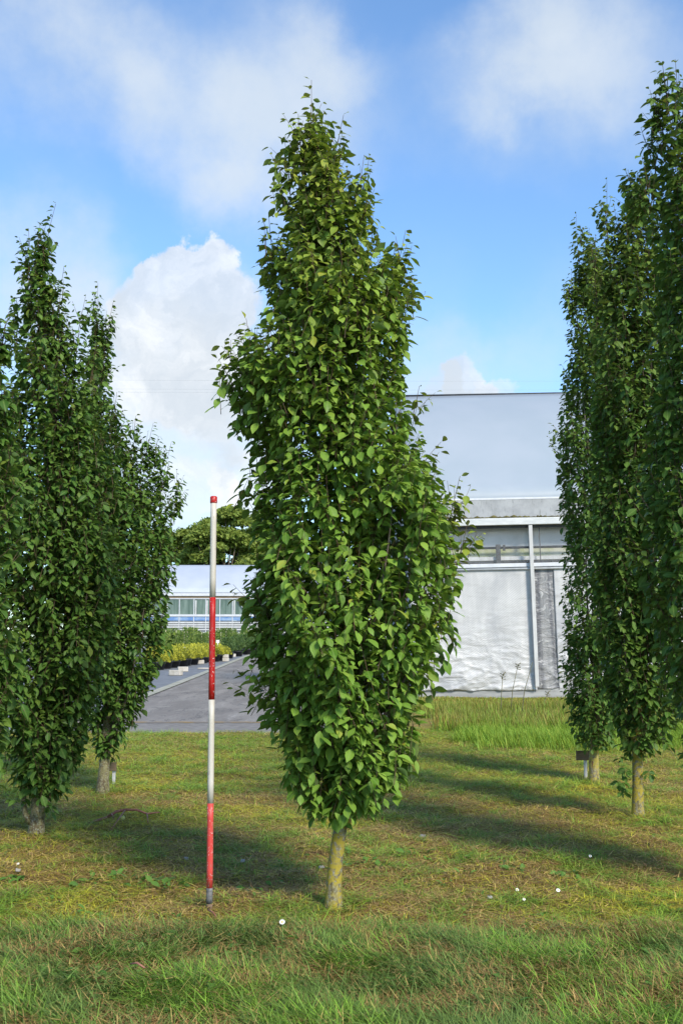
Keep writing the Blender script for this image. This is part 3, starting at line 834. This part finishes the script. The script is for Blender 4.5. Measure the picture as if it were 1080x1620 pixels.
# ---------------------------------------------------------------- distant trees
M['far_leaf'] = leaf_mat('far_leaf', (.14, .21, .035), (.25, .32, .06), (.30, .33, .07), (.28, .36, .06), .42)
def broad_tree(base, H, Rw, seed, label, zlow=.12):
    global rng
    rng = np.random.default_rng(seed); random.seed(seed)
    root = empty('broadleaf_tree', base); tag(root, label, 'tree', 'broad trees beyond the far greenhouse')
    P, D, N, S = [], [], [], []
    lobes = []
    for k in range(80):
        a = rng.uniform(0, 6.28); h = rng.uniform(zlow, .92); rr = Rw*math.sqrt(max(.05, 1-((h-.42)/.62)**2))*rng.uniform(.35, .95)
        lobes.append((np.array([math.cos(a)*rr, math.sin(a)*rr, h*H]), rng.uniform(.14, .27)*Rw))
    for c, r in lobes:
        n = int(620*(r/(.2*Rw))**2)
        v = rng.normal(size=(n, 3)); v /= np.linalg.norm(v, axis=1, keepdims=True); v[:, 2] = np.abs(v[:, 2])*1.0-.25*rng.random(n)
        rad_ = r*rng.uniform(.55, 1.12, n)[:, None]
        p = c+v*rad_*np.array([1.15, 1.15, .8])
        P.append(p); dd = v+rng.normal(0, .6, (n, 3)); dd[:, 2] -= .3; D.append(dd); N.append(v+rng.normal(0, .5, (n, 3))+np.array([0, 0, .5])); S.append(rng.uniform(.2, .44, n)*H/15)
    P, D, N, S = map(np.concatenate, (P, D, N, S)); n = len(P)
    V, Q, T, A = leaf_arrays(P, D, N, S, rng.random(n), np.clip(rng.normal(.25, .25, n), 0, 1), width=1.5)
    np_mesh('crown', V, [Q, T], [M['far_leaf']], root, {'leaf': A})
    MB().tube([(0, 0, -.2), (.1, 0, H*.2), (0, .1, H*.5), (.2, 0, H*.85)], [H*.03, H*.022, H*.014, H*.004], 8).build('trunk', M['limb'], root, True)
    lm = MB()
    for c, r in lobes[::2]: lm.tube([(.1, 0, H*.22), tuple(c*.5+np.array([0, 0, H*.12])), tuple(c)], [H*.01, H*.006, H*.002], 5)
    lm.build('limbs', M['limb'], root, True)
b1 = at(352, 1000, 125); broad_tree((b1.x, 125, gz(125)), at(352, 800, 125).z-gz(125), 5.6, 41, 'broad green tree rising above the far greenhouse roof beside the pole', .06)
b2 = at(275, 1000, 128); broad_tree((b2.x, 128, gz(128)), at(275, 832, 128).z-gz(128), 5.0, 43, 'lower broad green tree left of the one above the far greenhouse', .06)
b3 = at(430, 1000, 131); broad_tree((b3.x, 131, gz(131)), at(430, 812, 131).z-gz(131), 5.2, 45, 'broad green tree mostly hidden behind the middle columnar tree', .06)

# ---------------------------------------------------------------- potted plants along the road
M['yel_leaf'] = leaf_mat('golden_leaf', (.26, .27, .028), (.46, .43, .035), (.55, .50, .06), (.5, .5, .03), .3, (.4, .4, .1))
M['grn_leaf'] = leaf_mat('nursery_leaf', (.10, .17, .022), (.22, .31, .055), (.32, .36, .11), (.2, .32, .05), .3)
def potted(name, base, H, W, mat, seed, label, cat, group, spiky=False, cane=False, n=260, ls=.10):
    global rng
    rng = np.random.default_rng(seed)
    root = empty(name, base); tag(root, label, cat, group)
    ph = .32 if not spiky else .36
    MB().tube([(0, 0, 0), (0, 0, ph*.9), (0, 0, ph*.9), (0, 0, ph)], [W*.30, W*.37, W*.40, W*.40], 12).build('pot', M['pot'], root, True)
    if spiky:
        a = rng.uniform(0, 6.28, n); h = rng.uniform(0, 1, n); rr = W*.5*np.sqrt(rng.random(n))*(.55+.45*np.sin(h*3.0))
        P = np.stack([np.cos(a)*rr, np.sin(a)*rr, ph+h*(H-ph)*.92], 1)
        D = np.stack([np.cos(a)*.5, np.sin(a)*.5, rng.uniform(.2, 1.4, n)], 1)
    else:
        v = rng.normal(size=(n, 3)); v /= np.linalg.norm(v, axis=1, keepdims=True); v[:, 2] = np.abs(v[:, 2])
        P = np.stack([v[:, 0]*W*.52, v[:, 1]*W*.52, ph+v[:, 2]*(H-ph)*rng.uniform(.55, 1.0, n)], 1)
        D = v+np.array([0, 0, .7])
    D = D+rng.normal(0, .3, (n, 3)); N = rng.normal(0, .5, (n, 3))+np.array([0, -.4, .8])
    V, Q, T, A = leaf_arrays(P, D, N, rng.uniform(.7, 1.4, n)*ls, rng.random(n), np.clip(rng.normal(.2, .25, n), 0, 1))
    np_mesh('foliage', V, [Q, T], [mat], root, {'leaf': A})
    if cane: MB().tube([(.05, -.1, .1), (.06, -.1, H*1.02)], [.02, .018], 5).build('cane', M['cane'], root, True)
    return root
M['cane'] = plain('bamboo_cane', (.42, .38, .26), (.55, .50, .36), 4, .7)
def pline(px0, py0, px1, py1, n):
    a, b = gnd(px0, py0), gnd(px1, py1)
    return [a+(b-a)*((k+.5)/n) for k in range(n)]
sd = 100
rp = random.Random(9)
def copy_tree(src, loc, rz, sc):
    r_ = src.copy(); col.objects.link(r_); r_.location = loc; r_.rotation_euler = (0, 0, rz); r_.scale = sc
    for ch in src.children:
        c_ = ch.copy(); col.objects.link(c_); c_.parent = r_
    return r_
ylab, ygrp = 'golden yellow potted shrub in the block beside the road', 'golden yellow potted shrubs beside the road'
glab, ggrp = 'tall green potted sapling in the rows behind the yellow shrubs', 'tall green potted saplings'
dlab, dgrp = 'dark green bushy potted plant along the edge of the road', 'dark green potted plants by the road'
yel = [potted('potted_shrub', (0, 0, 0), .86, .95, M['yel_leaf'], 100+k, ylab, 'potted shrub', ygrp, n=650, ls=.085) for k in range(2)]
first = [True, True]
def place(protos, p, sc, firsts):
    k = rp.randrange(len(protos))
    pr = protos[k]
    if not firsts[k]:
        firsts[k] = True; pr.location = p; pr.scale = sc; return pr
    return copy_tree(pr, p, rp.uniform(0, 6.28), sc)
fy = [False, False]
for row in range(3):
    for p in pline(243-row*2, 1060-row*4.2, 353-row*4, 1043.5-row*2.6, 12):
        s = rp.uniform(.9, 1.12)
        place(yel, (p.x+rp.uniform(-.1, .1), p.y, gz(p.y)-.02), (s, s, s*rp.uniform(.92, 1.08)), fy)
grn = [potted('potted_sapling', (0, 0, 0), 1.75, .95, M['grn_leaf'], 120+k, glab, 'potted plant', ggrp, True, True, n=900, ls=.10) for k in range(2)]
fg2 = [False, False]
for row in range(4):
    for p in pline(238-row*2, 1041-row*2.2, 425, 1029-row*1.6, 13):
        s = rp.uniform(.85, 1.1)
        place(grn, (p.x+rp.uniform(-.3, .3), p.y, gz(p.y)-.02), (s, s, s*rp.uniform(.9, 1.06)), fg2)
M['dk_leaf'] = leaf_mat('dark_nursery_leaf', (.03, .07, .02), (.07, .13, .035), (.15, .2, .06), (.1, .18, .03), .25)
drk = [potted('potted_bush', (0, 0, 0), 1.35, 1.0, M['dk_leaf'], 140+k, dlab, 'potted plant', dgrp, True, False, n=700, ls=.10) for k in range(2)]
fd = [False, False]
for row in range(2):
    for p in pline(352, 1043-row*2.5, 424, 1028-row*1.5, 6):
        s = rp.uniform(.85, 1.15)
        place(drk, (p.x, p.y, gz(p.y)-.02), (s, s, s), fd)
# plant labels on sticks
for pxx, pyb, pyt, lab in ((345, 1037, 1015, 'white plant label on a tall leaning stick right of the pole'), (294, 1046, 1027, 'white plant label standing in the yellow shrubs')):
    p = gnd(pxx, pyb+6); Hh = (at(pxx, pyt, p.y).z-gz(p.y))
    r_ = empty('plant_label', (p.x, p.y, gz(p.y))); tag(r_, lab, 'plant label', 'white plant labels')
    MB().tube([(0.05, 0, -.1), (-.04, 0, Hh-.05)], [.02, .02], 6).build('stick', M['white_tag'], r_, True)
    MB().box((-.13, -.02, Hh-.08), (.06, .0, Hh+.08)).build('tag', M['white_tag'], r_, bevel=.006)
# blocks weighing down the cloth
blk = [(316, 1050, .42, 'pale concrete block lying just in front of the yellow pots'), (289, 1062, .42, 'tan concrete block with a dark slab beside it on the ground cloth'), (278, 1068, .46, 'pale block nearest the lawn on the ground cloth'),
       (357, 1046, .34, 'small grey block right of the pole, under another block'), (367, 1039, .44, 'rounded pale stone on the ground cloth at the foot of the dark plants'), (379, 1036, .34, 'farthest pale stone along the ground cloth'),
       (322, 1058, .5, 'flat buff slab on the edging left of the pole')]
for k, (pxx, pyy, wv_, lab) in enumerate(blk):
    p = gnd(pxx, pyy)
    bx_ = MB().box((-wv_/2, -.14, 0), (wv_/2, .14, .06 if 'flat' in lab else .2)).build('block', M['block'], None, bevel=.03)
    bx_.location = (p.x, p.y, gz(p.y)-.022); bx_.rotation_euler = (0, 0, .3*math.sin(k*2.1)); tag(bx_, lab, 'stone block', 'blocks on the ground cloth')
p = gnd(357, 1046)
b_ = MB().box((-.15, -.13, 0), (.15, .13, .17)).build('block', M['block'], None, bevel=.03); b_.location = (p.x, p.y, gz(p.y)+.18)
tag(b_, 'small pale block resting on top of another block right of the pole', 'stone block', 'blocks on the ground cloth')

# ---------------------------------------------------------------- grass
def blades(name, X, Y, Z, H, W, az, tilt, bend, tint, seg=3, label=None, cat='grass', kind='stuff'):
    """one strip per blade; az = direction it leans, tilt = angle from vertical at the base"""
    n = len(X); k = seg
    t = np.linspace(0, 1, k+1)
    ang = tilt[:, None]+bend[:, None]*t[None, :]
    ds = (H/k)[:, None]
    hx = np.concatenate([np.zeros((n, 1)), np.cumsum(np.sin(ang[:, :-1])*ds, 1)], 1)
    hz = np.concatenate([np.zeros((n, 1)), np.cumsum(np.cos(ang[:, :-1])*ds, 1)], 1)
    hz = np.maximum(hz, .002)
    ca, sa = np.cos(az)[:, None], np.sin(az)[:, None]
    cxp = X[:, None]+ca*hx; cyp = Y[:, None]+sa*hx; czp = Z[:, None]+hz
    roll = rng.uniform(-1, 1, n)[:, None]
    wx, wy, wz = -sa*np.sqrt(1-roll**2*.5), ca*np.sqrt(1-roll**2*.5), roll*.5*np.ones_like(ca)
    wd = (W[:, None]*(1-t[None, :]**1.6)*.5)
    Lx = np.stack([cxp-wx*wd, cyp-wy*wd, czp-wz*wd*.6], -1); Rx = np.stack([cxp+wx*wd, cyp+wy*wd, czp+wz*wd*.6], -1)
    V = np.stack([Lx[:, :k], Rx[:, :k]], 2).reshape(n, 2*k, 3)
    tip = np.stack([cxp[:, k], cyp[:, k], czp[:, k]], -1)[:, None]
    V = np.concatenate([V, tip], 1); m = 2*k+1
    off = (np.arange(n)*m)[:, None, None]
    q = np.array([(2*s, 2*s+1, 2*s+3, 2*s+2) for s in range(k-1)])
    Q = (q[None]+off).reshape(-1, 4); T = (np.array([(2*k-2, 2*k-1, 2*k)])[None]+off).reshape(-1, 3)
    A = np.repeat(tint[:, None], m, 1).reshape(-1, 3)
    o = np_mesh(name, V.reshape(-1, 3), [Q, T], [M['grass']], None, {'tint': A})
    return tag(o, label, cat, kind=kind)

rng = np.random.default_rng(77)
def scatter(y0, y1, dens, margin=.18):
    """points in the wedge seen by the camera, widened for side steps; dens = blades per m2 as a function of y"""
    n = int(np.trapz([dens(y)*2*(y*(540/FPX)*(1+margin)+.5) for y in np.linspace(y0, y1, 50)], np.linspace(y0, y1, 50)))
    ysamp = np.linspace(y0, y1, 400); pw = np.array([dens(y)*(y*(540/FPX)*(1+margin)+.5) for y in ysamp]); cdf = np.cumsum(pw); cdf /= cdf[-1]
    Y = np.interp(rng.random(n), cdf, ysamp)
    X = (rng.random(n)*2-1)*(Y*(540/FPX)*(1+margin)+.5)
    return X, Y
PAL = dict(deep=(.095, .155, .030), green=(.15, .235, .022), blue=(.155, .225, .060), fresh=(.19, .33, .035), yel=(.42, .38, .035), straw=(.47, .34, .115), brown=(.25, .145, .055))
PAL = {k: np.array(v) for k, v in PAL.items()}

def mixc(a, b, f): return a*(1-f)[:, None]+b*f[:, None]
# near sward: long combed blades
X, Y = scatter(3.3, 5.35, lambda y: 17000)
edge = 5.02+.16*(vnoise(X, Y*0, 1.4, 2, 3)-.5)
k_ = (Y < edge+rng.uniform(-.12, .12, len(Y))); X, Y = X[k_], Y[k_]; n = len(X)
g1 = vnoise(X, Y, 2.2, 21, 3); g2 = vnoise(X, Y, 5.0, 25, 3); g3 = vnoise(X*.7, Y, 3.0, 29, 3)
tint = mixc(np.tile(PAL['deep'], (n, 1)), np.tile(PAL['blue'], (n, 1)), rng.random(n))
tint = mixc(tint, np.tile(PAL['fresh'], (n, 1)), np.clip((.15+sstep(.42, .62, g1))*rng.uniform(0, 1.2, n), 0, 1))
tint = mixc(tint, np.tile(PAL['straw'], (n, 1)), (rng.random(n) < .05)*.8)
dead = (g2 > .55)*(rng.random(n) < .65)
tint = mixc(tint, PAL['brown']*1.15+rng.random((n, 1))*(PAL['straw']-PAL['brown'])*.5, dead*1.0)
tint *= 1.1*rng.uniform(.5, 1.5, n)[:, None]
az = R(190)+(g3-.5)*11+rng.normal(0, .9, n)+(rng.random(n) < .25)*rng.uniform(0, 6.28, n)
H = rng.uniform(.04, .14, n)*(.5+.8*g1)
H *= np.where(dead, .6, 1)
blades('lawn_grass', X, Y, lawn_z(X, Y)+rng.uniform(0, .03, n), H, rng.uniform(.0028, .005, n), az, rng.uniform(.75, 1.5, n), rng.uniform(.0, .6, n), tint, 3,
       'long dark green grass combed over in the foreground', 'grass')
# mown lawn: short stubble plus lying clippings
X, Y = scatter(3.3, 9.5, lambda y: 2000*(5/(y+.5))*(.9 if y < 5.1 else 1.15))
k_ = (vnoise(X, Y, 5.0, 25, 3) > .55) | (vnoise(X*.6, Y, 1.1, 51, 4) > .56); X, Y = X[k_], Y[k_]; n = len(X)
tint = PAL['brown']*.8+rng.random((n, 1))**1.5*(PAL['straw']*1.1-PAL['brown']*.8)
blades('hay_clippings', X, Y, lawn_z(X, Y)+rng.uniform(.005, .035, n)+.025*(Y < 5), rng.uniform(.015, .06, n), rng.uniform(.002, .0042, n), rng.uniform(0, 6.28, n), rng.uniform(1.0, 1.6, n), rng.uniform(-.6, .6, n), tint, 2,
       'dry brown clippings lying in patches on the lawn', 'clippings')
X, Y = scatter(4.7, 16.6, lambda y: 7500*(6.5/(y+1.5))**1.35)
edge = 5.02+.16*(vnoise(X, Y*0, 1.4, 2, 3)-.5)
k_ = (Y > edge+rng.uniform(-.2, .1, len(Y))) & ~on_road(X, Y); X, Y = X[k_], Y[k_]; n = len(X)
g1 = vnoise(X*.6, Y, 1.1, 51, 4); g2 = vnoise(X*.7, Y*1.2, 2.6, 55, 4); g3 = vnoise(X, Y, 6.0, 59, 2); far = sstep(9, 14, Y)
tint = mixc(np.tile(PAL['green'], (n, 1)), np.tile(PAL['yel'], (n, 1)), np.clip(.72+1.0*(g2-.5)*2+rng.normal(0, .25, n), 0, 1)*(1-.35*far))
dry = np.clip(sstep(.38, .56, g1)*(1-.55*far), 0, 1)
pick = rng.random(n)
tint = mixc(tint, np.tile(PAL['straw'], (n, 1)), (pick < .07+.22*dry)*1.0)
tint = mixc(tint, np.tile(PAL['brown'], (n, 1)), ((pick > .95-.34*dry))*1.0)
lush = (g3 > .64)*(rng.random(n) < .8)
tint = mixc(tint, np.tile(PAL['fresh']*.85, (n, 1)), lush*.85)
tint *= 1.18*rng.uniform(.6, 1.4, n)[:, None]
lying = (rng.random(n) < .66)
sc = 1+.05*(Y-5)
H = np.where(lying, rng.uniform(.04, .12, n), rng.uniform(.018, .042, n))*(.8+.8*lush)*sc
tilt = np.where(lying, rng.uniform(1.2, 1.52, n), rng.uniform(.1, .9, n))
blades('lawn_grass', X, Y, lawn_z(X, Y)+np.where(lying, rng.uniform(0, .018, n), -.003), H, rng.uniform(.003, .0055, n)*sc, rng.uniform(0, 6.28, n)*1.0, tilt, np.where(lying, .15, rng.uniform(.1, .9, n)), tint, 2,
       'short mown grass and straw clippings around the trees', 'grass')
# unmown strip on the right in front of the greenhouse
yb = gnd(800, 1186).y
def right_pts(y0, y1, dens):
    n = int(dens*(y1-y0)*(11)); Xr = rng.uniform(.2, 10.0, n); Yr = rng.uniform(y0, y1, n)
    k = (Xr > xr_road(Yr)+.1+1.1*vnoise(Xr*0, Yr, 1.6, 91, 3)) & (Xr < Yr*(540/FPX)*1.15+.6); return Xr[k], Yr[k]
X, Y = right_pts(yb-.6, yb+3.2, 2600); n = len(X)
keep = rng.random(n) < sstep(yb-.6, yb+1.1, Y+1.8*(vnoise(X, Y, 1.1, 71)-.5))*(1-.7*sstep(yb+1.8, yb+3.2, Y)); X, Y = X[keep], Y[keep]; n = len(X)
tint = mixc(np.tile(PAL['fresh']*1.05, (n, 1)), np.tile(PAL['yel'], (n, 1)), np.clip(rng.normal(.15, .2, n), 0, 1))*rng.uniform(.75, 1.25, n)[:, None]
blades('tall_grass', X, Y, lawn_z(X, Y), rng.uniform(.08, .28, n)*(.35+1.1*vnoise(X, Y, 1.2, 75)), rng.uniform(.006, .010, n), R(180)+rng.normal(0, .9, n), rng.uniform(.05, .5, n), rng.uniform(.3, 1.2, n), tint, 3,
       'bright green unmown grass between the lawn and the greenhouse', 'grass')
X, Y = right_pts(yb+2.2, 26.0, 900); n = len(X)
g = vnoise(X, Y, .8, 81)
tint = mixc(np.tile(np.array((.22, .23, .04)), (n, 1)), np.tile(np.array((.36, .25, .055)), (n, 1)), np.clip((g-.3)*1.5+rng.normal(0, .25, n), 0, 1))
tint = mixc(tint, np.tile(PAL['green']*1.4, (n, 1)), (rng.random(n) < .3)*1.0)*rng.uniform(.55, 1.4, n)[:, None]
blades('meadow_weeds', X, Y, lawn_z(X, Y), rng.uniform(.12, .36, n)*(.5+.7*g)*(1-.78*sstep(20, 23.5, Y)), rng.uniform(.010, .018, n), rng.uniform(0, 6.28, n), rng.uniform(.0, .4, n), rng.uniform(.1, .9, n), tint, 3,
       'yellowish weeds growing along the greenhouse foot', 'weeds')
# tall seed stalks
M['stalk'] = plain('dry_stalk', (.10, .10, .05), (.17, .15, .08), 8, .8)
for k, (pxb, pyb, pxt, pyt, lab) in enumerate([(792, 1140, 795, 1067, 'shortest tall seed stalk before the plastic curtain, upright with a small head'), (807, 1135, 819, 1052, 'tall bending seed stalk with a tufted head before the curtain'),
                                               (824, 1140, 842, 1048, 'bare straight stalk leaning right towards the greenhouse post'), (858, 1128, 866, 1096, 'short dry stalk to the right of the greenhouse post')]):
    p = gnd(pxb, pyb); q_ = at(pxt, pyt, p.y)-p
    r_ = empty('seed_stalk', p); tag(r_, lab, 'plant stalk', 'tall seed stalks')
    MB().tube([(0, 0, -.03), (q_.x*.3, 0, q_.z*.5), (q_.x, 0, q_.z)], [.009, .007, .005], 6).build('stem', M['stalk'], r_, True)
    hd = MB()
    if 'bare' not in lab:
        for j in range(9): 
            a = j*2.4; hd.tube([(q_.x, 0, q_.z-.02*j*.5), (q_.x+.05*math.cos(a), .05*math.sin(a), q_.z+.035-.015*j)], [.004, .010], 5)
        hd.build('seed_head', M['stalk'], r_, True)
# broad-leaved weeds in the lawn
M['weed_leaf'] = leaf_mat('weed_leaf', (.06, .15, .03), (.12, .25, .04), (.2, .3, .06), (.16, .34, .04), .3)
P, D, N, S = [], [], [], []
spots = [(240, 1400, 6), (215, 1405, 6), (265, 1412, 6), (140, 1405, 5), (190, 1395, 5), (400, 1418, 5), (345, 1515, 9), (360, 1525, 6), (930, 1522, 7), (895, 1525, 6), (910, 1530, 5), (600, 1380, 5), (640, 1360, 5), (560, 1355, 4), (560, 1380, 4),
         (800, 1385, 5), (890, 1392, 6), (700, 1545, 6), (120, 1580, 5), (480, 1500, 5), (60, 1500, 4), (620, 1560, 5), (770, 1560, 5), (850, 1460, 4), (300, 1560, 5), (20, 1400, 6), (460, 1370, 4), (480, 1360, 4), (860, 1355, 4)]
spots += [(random.uniform(-50, 1130), random.uniform(1330, 1610), random.randint(2, 4)) for _ in range(90)]
spots += [(random.uniform(-50, 1130), random.uniform(1490, 1615), random.choice((3, 4, 5, 5))) for _ in range(60)]
for sx, sy, nl in spots:
    c = gnd(sx, sy)
    for j in range(nl*2):
        a = rng.uniform(0, 6.28); p = np.array([c.x+rng.normal(0, .05), c.y+rng.normal(0, .05), 0]); p[2] = float(lawn_z(p[0], p[1]))+.015
        P.append(p); D.append((math.cos(a), math.sin(a), rng.uniform(.1, .8))); N.append((rng.normal(0, .3), -.2+rng.normal(0, .3), 1)); S.append(rng.uniform(.018, .045)*(1 if nl < 5 else 1.7))
P, D, N, S = np.array(P), np.array(D, float), np.array(N, float), np.array(S); n = len(P)
V, Q, T, A = leaf_arrays(P, D, N, S, rng.random(n), np.clip(rng.normal(.1, .15, n), 0, 1), width=.9)
tag(np_mesh('lawn_weeds', V, [Q, T], [M['weed_leaf']], None, {'leaf': A}), 'small broad-leaved weeds scattered through the lawn', 'weeds', kind='stuff')

# ---------------------------------------------------------------- small things on the lawn
M['petal'] = plain('daisy_petal', (.8, .8, .78), (.84, .84, .82), 50, .6)
M['daisy_eye'] = plain('daisy_eye', (.7, .45, .02), (.75, .5, .03), 80, .7)
M['stem_g'] = plain('green_stem', (.08, .15, .03), (.1, .2, .04), 30, .6)
DS = [(445, 1479, .021, 'daisy standing alone in the dark grass at the bottom, below the middle tree'), (882, 1418, .017, 'largest daisy of the cluster on the lawn right of the middle tree'), (817, 1416, .015, 'leftmost daisy of the cluster on the lawn right of the middle tree'),
      (933, 1364, .015, 'daisy halfway between the middle tree and the right edge, farther back'), (828, 1432, .012, 'lowest small daisy of the cluster on the right lawn'), (27, 1378, .012, 'tiny daisy near the left edge of the lawn')]
for k, (dx, dy_, r, lab) in enumerate(DS):
    r *= .66; g = gnd(dx, dy_+8); hgt = .055 if k == 0 else .04
    root = empty('daisy', (g.x, g.y, float(lawn_z(g.x, g.y)))); tag(root, lab, 'flower', 'daisies in the lawn')
    MB().tube([(0, 0, -.01), (.003, 0, hgt)], [.0012, .0010], 5).build('stem', M['stem_g'], root, True)
    pt = MB()
    for j in range(14):
        a = j*2*math.pi/14; c_, s_2 = math.cos(a), math.sin(a); w_ = r*.17
        def tp(rr, ww): 
            x_, y_ = c_*rr-s_2*ww, s_2*rr+c_*ww; return (x_+.003, y_*.75-.0, hgt+y_*.66+.002)
        pt.poly([tp(r*.25, -w_*.5), tp(r*.7, -w_), tp(r, 0), tp(r*.7, w_), tp(r*.25, w_*.5)])
    o = pt.build('petals', M['petal'], root); sm = o.modifiers.new('thick', 'SOLIDIFY'); sm.thickness = .0008
    e = MB().tube([(.003, 0, hgt), (.003, -.002, hgt+.004), (.003, -.003, hgt+.006)], [r*.32, r*.30, r*.12], 8).build('eye', M['daisy_eye'], root, True)

M['red_twig'] = plain('reddish_bark', (.20, .07, .045), (.30, .13, .085), 25, .7)
def stick(name, pix, rads, lab, cat, lift=.02, side=()):
    pts = []
    for k, (x_, y_, l_) in enumerate(pix):
        g = gnd(x_, y_); pts.append(Vector((g.x, g.y, float(lawn_z(g.x, g.y))+lift+l_)))
    o = pts[0].copy(); root = empty(name, o); tag(root, lab, cat)
    MB().tube([p_-o for p_ in pts], rads, 7, True, .06).build('stem', M['red_twig'], root, True)
    for sd_ in side:
        sp = [Vector(pts[sd_[0]])-o]
        for x_, y_, l_ in sd_[1]:
            g = gnd(x_, y_); sp.append(Vector((g.x, g.y, float(lawn_z(g.x, g.y))+lift+l_))-o)
        MB().tube(sp, list(np.linspace(.006, .003, len(sp))), 6, True, .06).build('side_shoot', M['red_twig'], root, True)
    return root
stick('fallen_branch', [(138, 1308, -.01), (150, 1308, .0), (168, 1303, .0), (184, 1300.5, .03), (198, 1300, .04), (216, 1300.5, .04), (232, 1300.5, .02), (252, 1297, .01)], [.004, .009, .011, .011, .010, .009, .007, .004],
      'reddish brown fallen branch lying on the grass between the left trunk and the pole', 'branch', .025, [(4, [(188, 1312, .02), (175, 1322, 0)]), (2, [(176, 1303, .03), (180, 1310, .01)]), (6, [(233, 1307, .02), (234, 1315, 0)])])
stick('fallen_twig', [(205, 1566, .02), (216, 1569, .025), (228, 1572, .01)], [.003, .0045, .003], 'short pale tan twig lying in the dark foreground grass', 'twig', .06)
stick('fallen_twig', [(329, 1461, .02), (336, 1466, .02), (342, 1469, .01)], [.003, .004, .002], 'short pinkish twig lying just below the foot of the pole', 'twig', .03)
M['fruit'] = plain('pale_fruit', (.46, .45, .10), (.55, .52, .18), 30, .5)
def blobm(name, pix, r, mat, lab, cat, flat=1.0, seed=1):
    rr = random.Random(seed); g = gnd(*pix); z0 = float(lawn_z(g.x, g.y))
    m = MB(); pts = []; rd = []
    for k in range(9):
        a = -math.pi/2+math.pi*k/8; pts.append((0.002*rr.uniform(-1, 1), 0, r*flat*(1+math.sin(a)*.98))); rd.append(max(r*.06, r*math.cos(a)))
    m.tube(pts, rd, 12, True, .07 if flat < 1 else .02)
    o = m.build(name, mat, None, True); o.location = (g.x, g.y, z0+.012); return tag(o, lab, cat)
blobm('fallen_fruit', (194, 1306), .017, M['fruit'], 'small round pale yellow fruit lying under the fallen branch', 'fruit')
M['stone'] = plain('pale_stone', (.24, .23, .21), (.34, .32, .29), 20, .9, bump=.3)
for k, (sx, sy, r, lab) in enumerate([(28, 1389, .016, 'pale grey stone in the grass near the left edge'), (295, 1371, .018, 'small pale stone on bare soil left of the pole'), (383, 1378, .016, 'small pale stone between the pole and the middle trunk'),
                                      (509, 1384, .018, 'small buff stone beside the middle trunk on its left'), (668, 1331, .022, 'small white stone on the lawn right of the middle trunk'), (775, 1432, .014, 'tiny white stone beside the daisies on the right')]):
    blobm('stone', (sx, sy), r, M['stone'], lab, 'stone', .55, k+3)
# wooden signs by the back trees
M['board'] = plain('weathered_board', (.095, .065, .035), (.17, .12, .07), 12, .8, bump=.3, stretch=(.3, 1, 2))
def sign(pxc, py0, py1, wpx, base_py, Yoff, lab, grp, tilt=0.0):
    g = gnd(pxc+3, base_py); Yd = g.y
    root = empty('tree_sign', g); tag(root, lab, 'sign', grp)
    z0, z1 = at(pxc, py1, Yd).z, at(pxc, py0, Yd).z; wv_ = wpx/FPX*Yd/2; xo = at(pxc, base_py, Yd).x-g.x
    o = MB().box((xo-wv_, -.012, z0), (xo+wv_, .006, z1)).build('board', M['board'], root, bevel=.004); o.rotation_euler = (0, tilt, 0)
    MB().box((-.014, .007, -.05), (.014, .03, z1-.01)).build('post', M['alu'], root, bevel=.003)
    return root
sign(924, 1188, 1203, 24, 1234, 0, 'brown wooden sign on a grey post in front of the stripped trunk on the right', 'small wooden tree signs')
sign(176, 1206, 1220, 15, 1246, 0, 'small dark brown sign half hidden behind a trunk on the left', 'small wooden tree signs')
# thin overhead wires far beyond
M['wire'] = plain('wire', (.2, .22, .25), (.25, .26, .28), 2, .6)
for k, yy in enumerate((598, 612, 617)):
    a, b_ = at(-700, yy-3, 150), at(1900, yy+2, 150)
    c_ = (a+b_)/2; c_.z -= .5
    o = MB().tube([a, a*.7+c_*.3-Vector((0,0,.15)), c_, b_*.7+c_*.3-Vector((0,0,.15)), b_], [.007]*5, 5).build('overhead_wire', M['wire'], None, True)
    tag(o, ['thin overhead wire crossing the sky, highest of the three above the greenhouse', 'thin overhead wire above the greenhouse, middle of three', 'thin overhead wire closest to the greenhouse ridge'][k], 'wire', 'overhead wires')
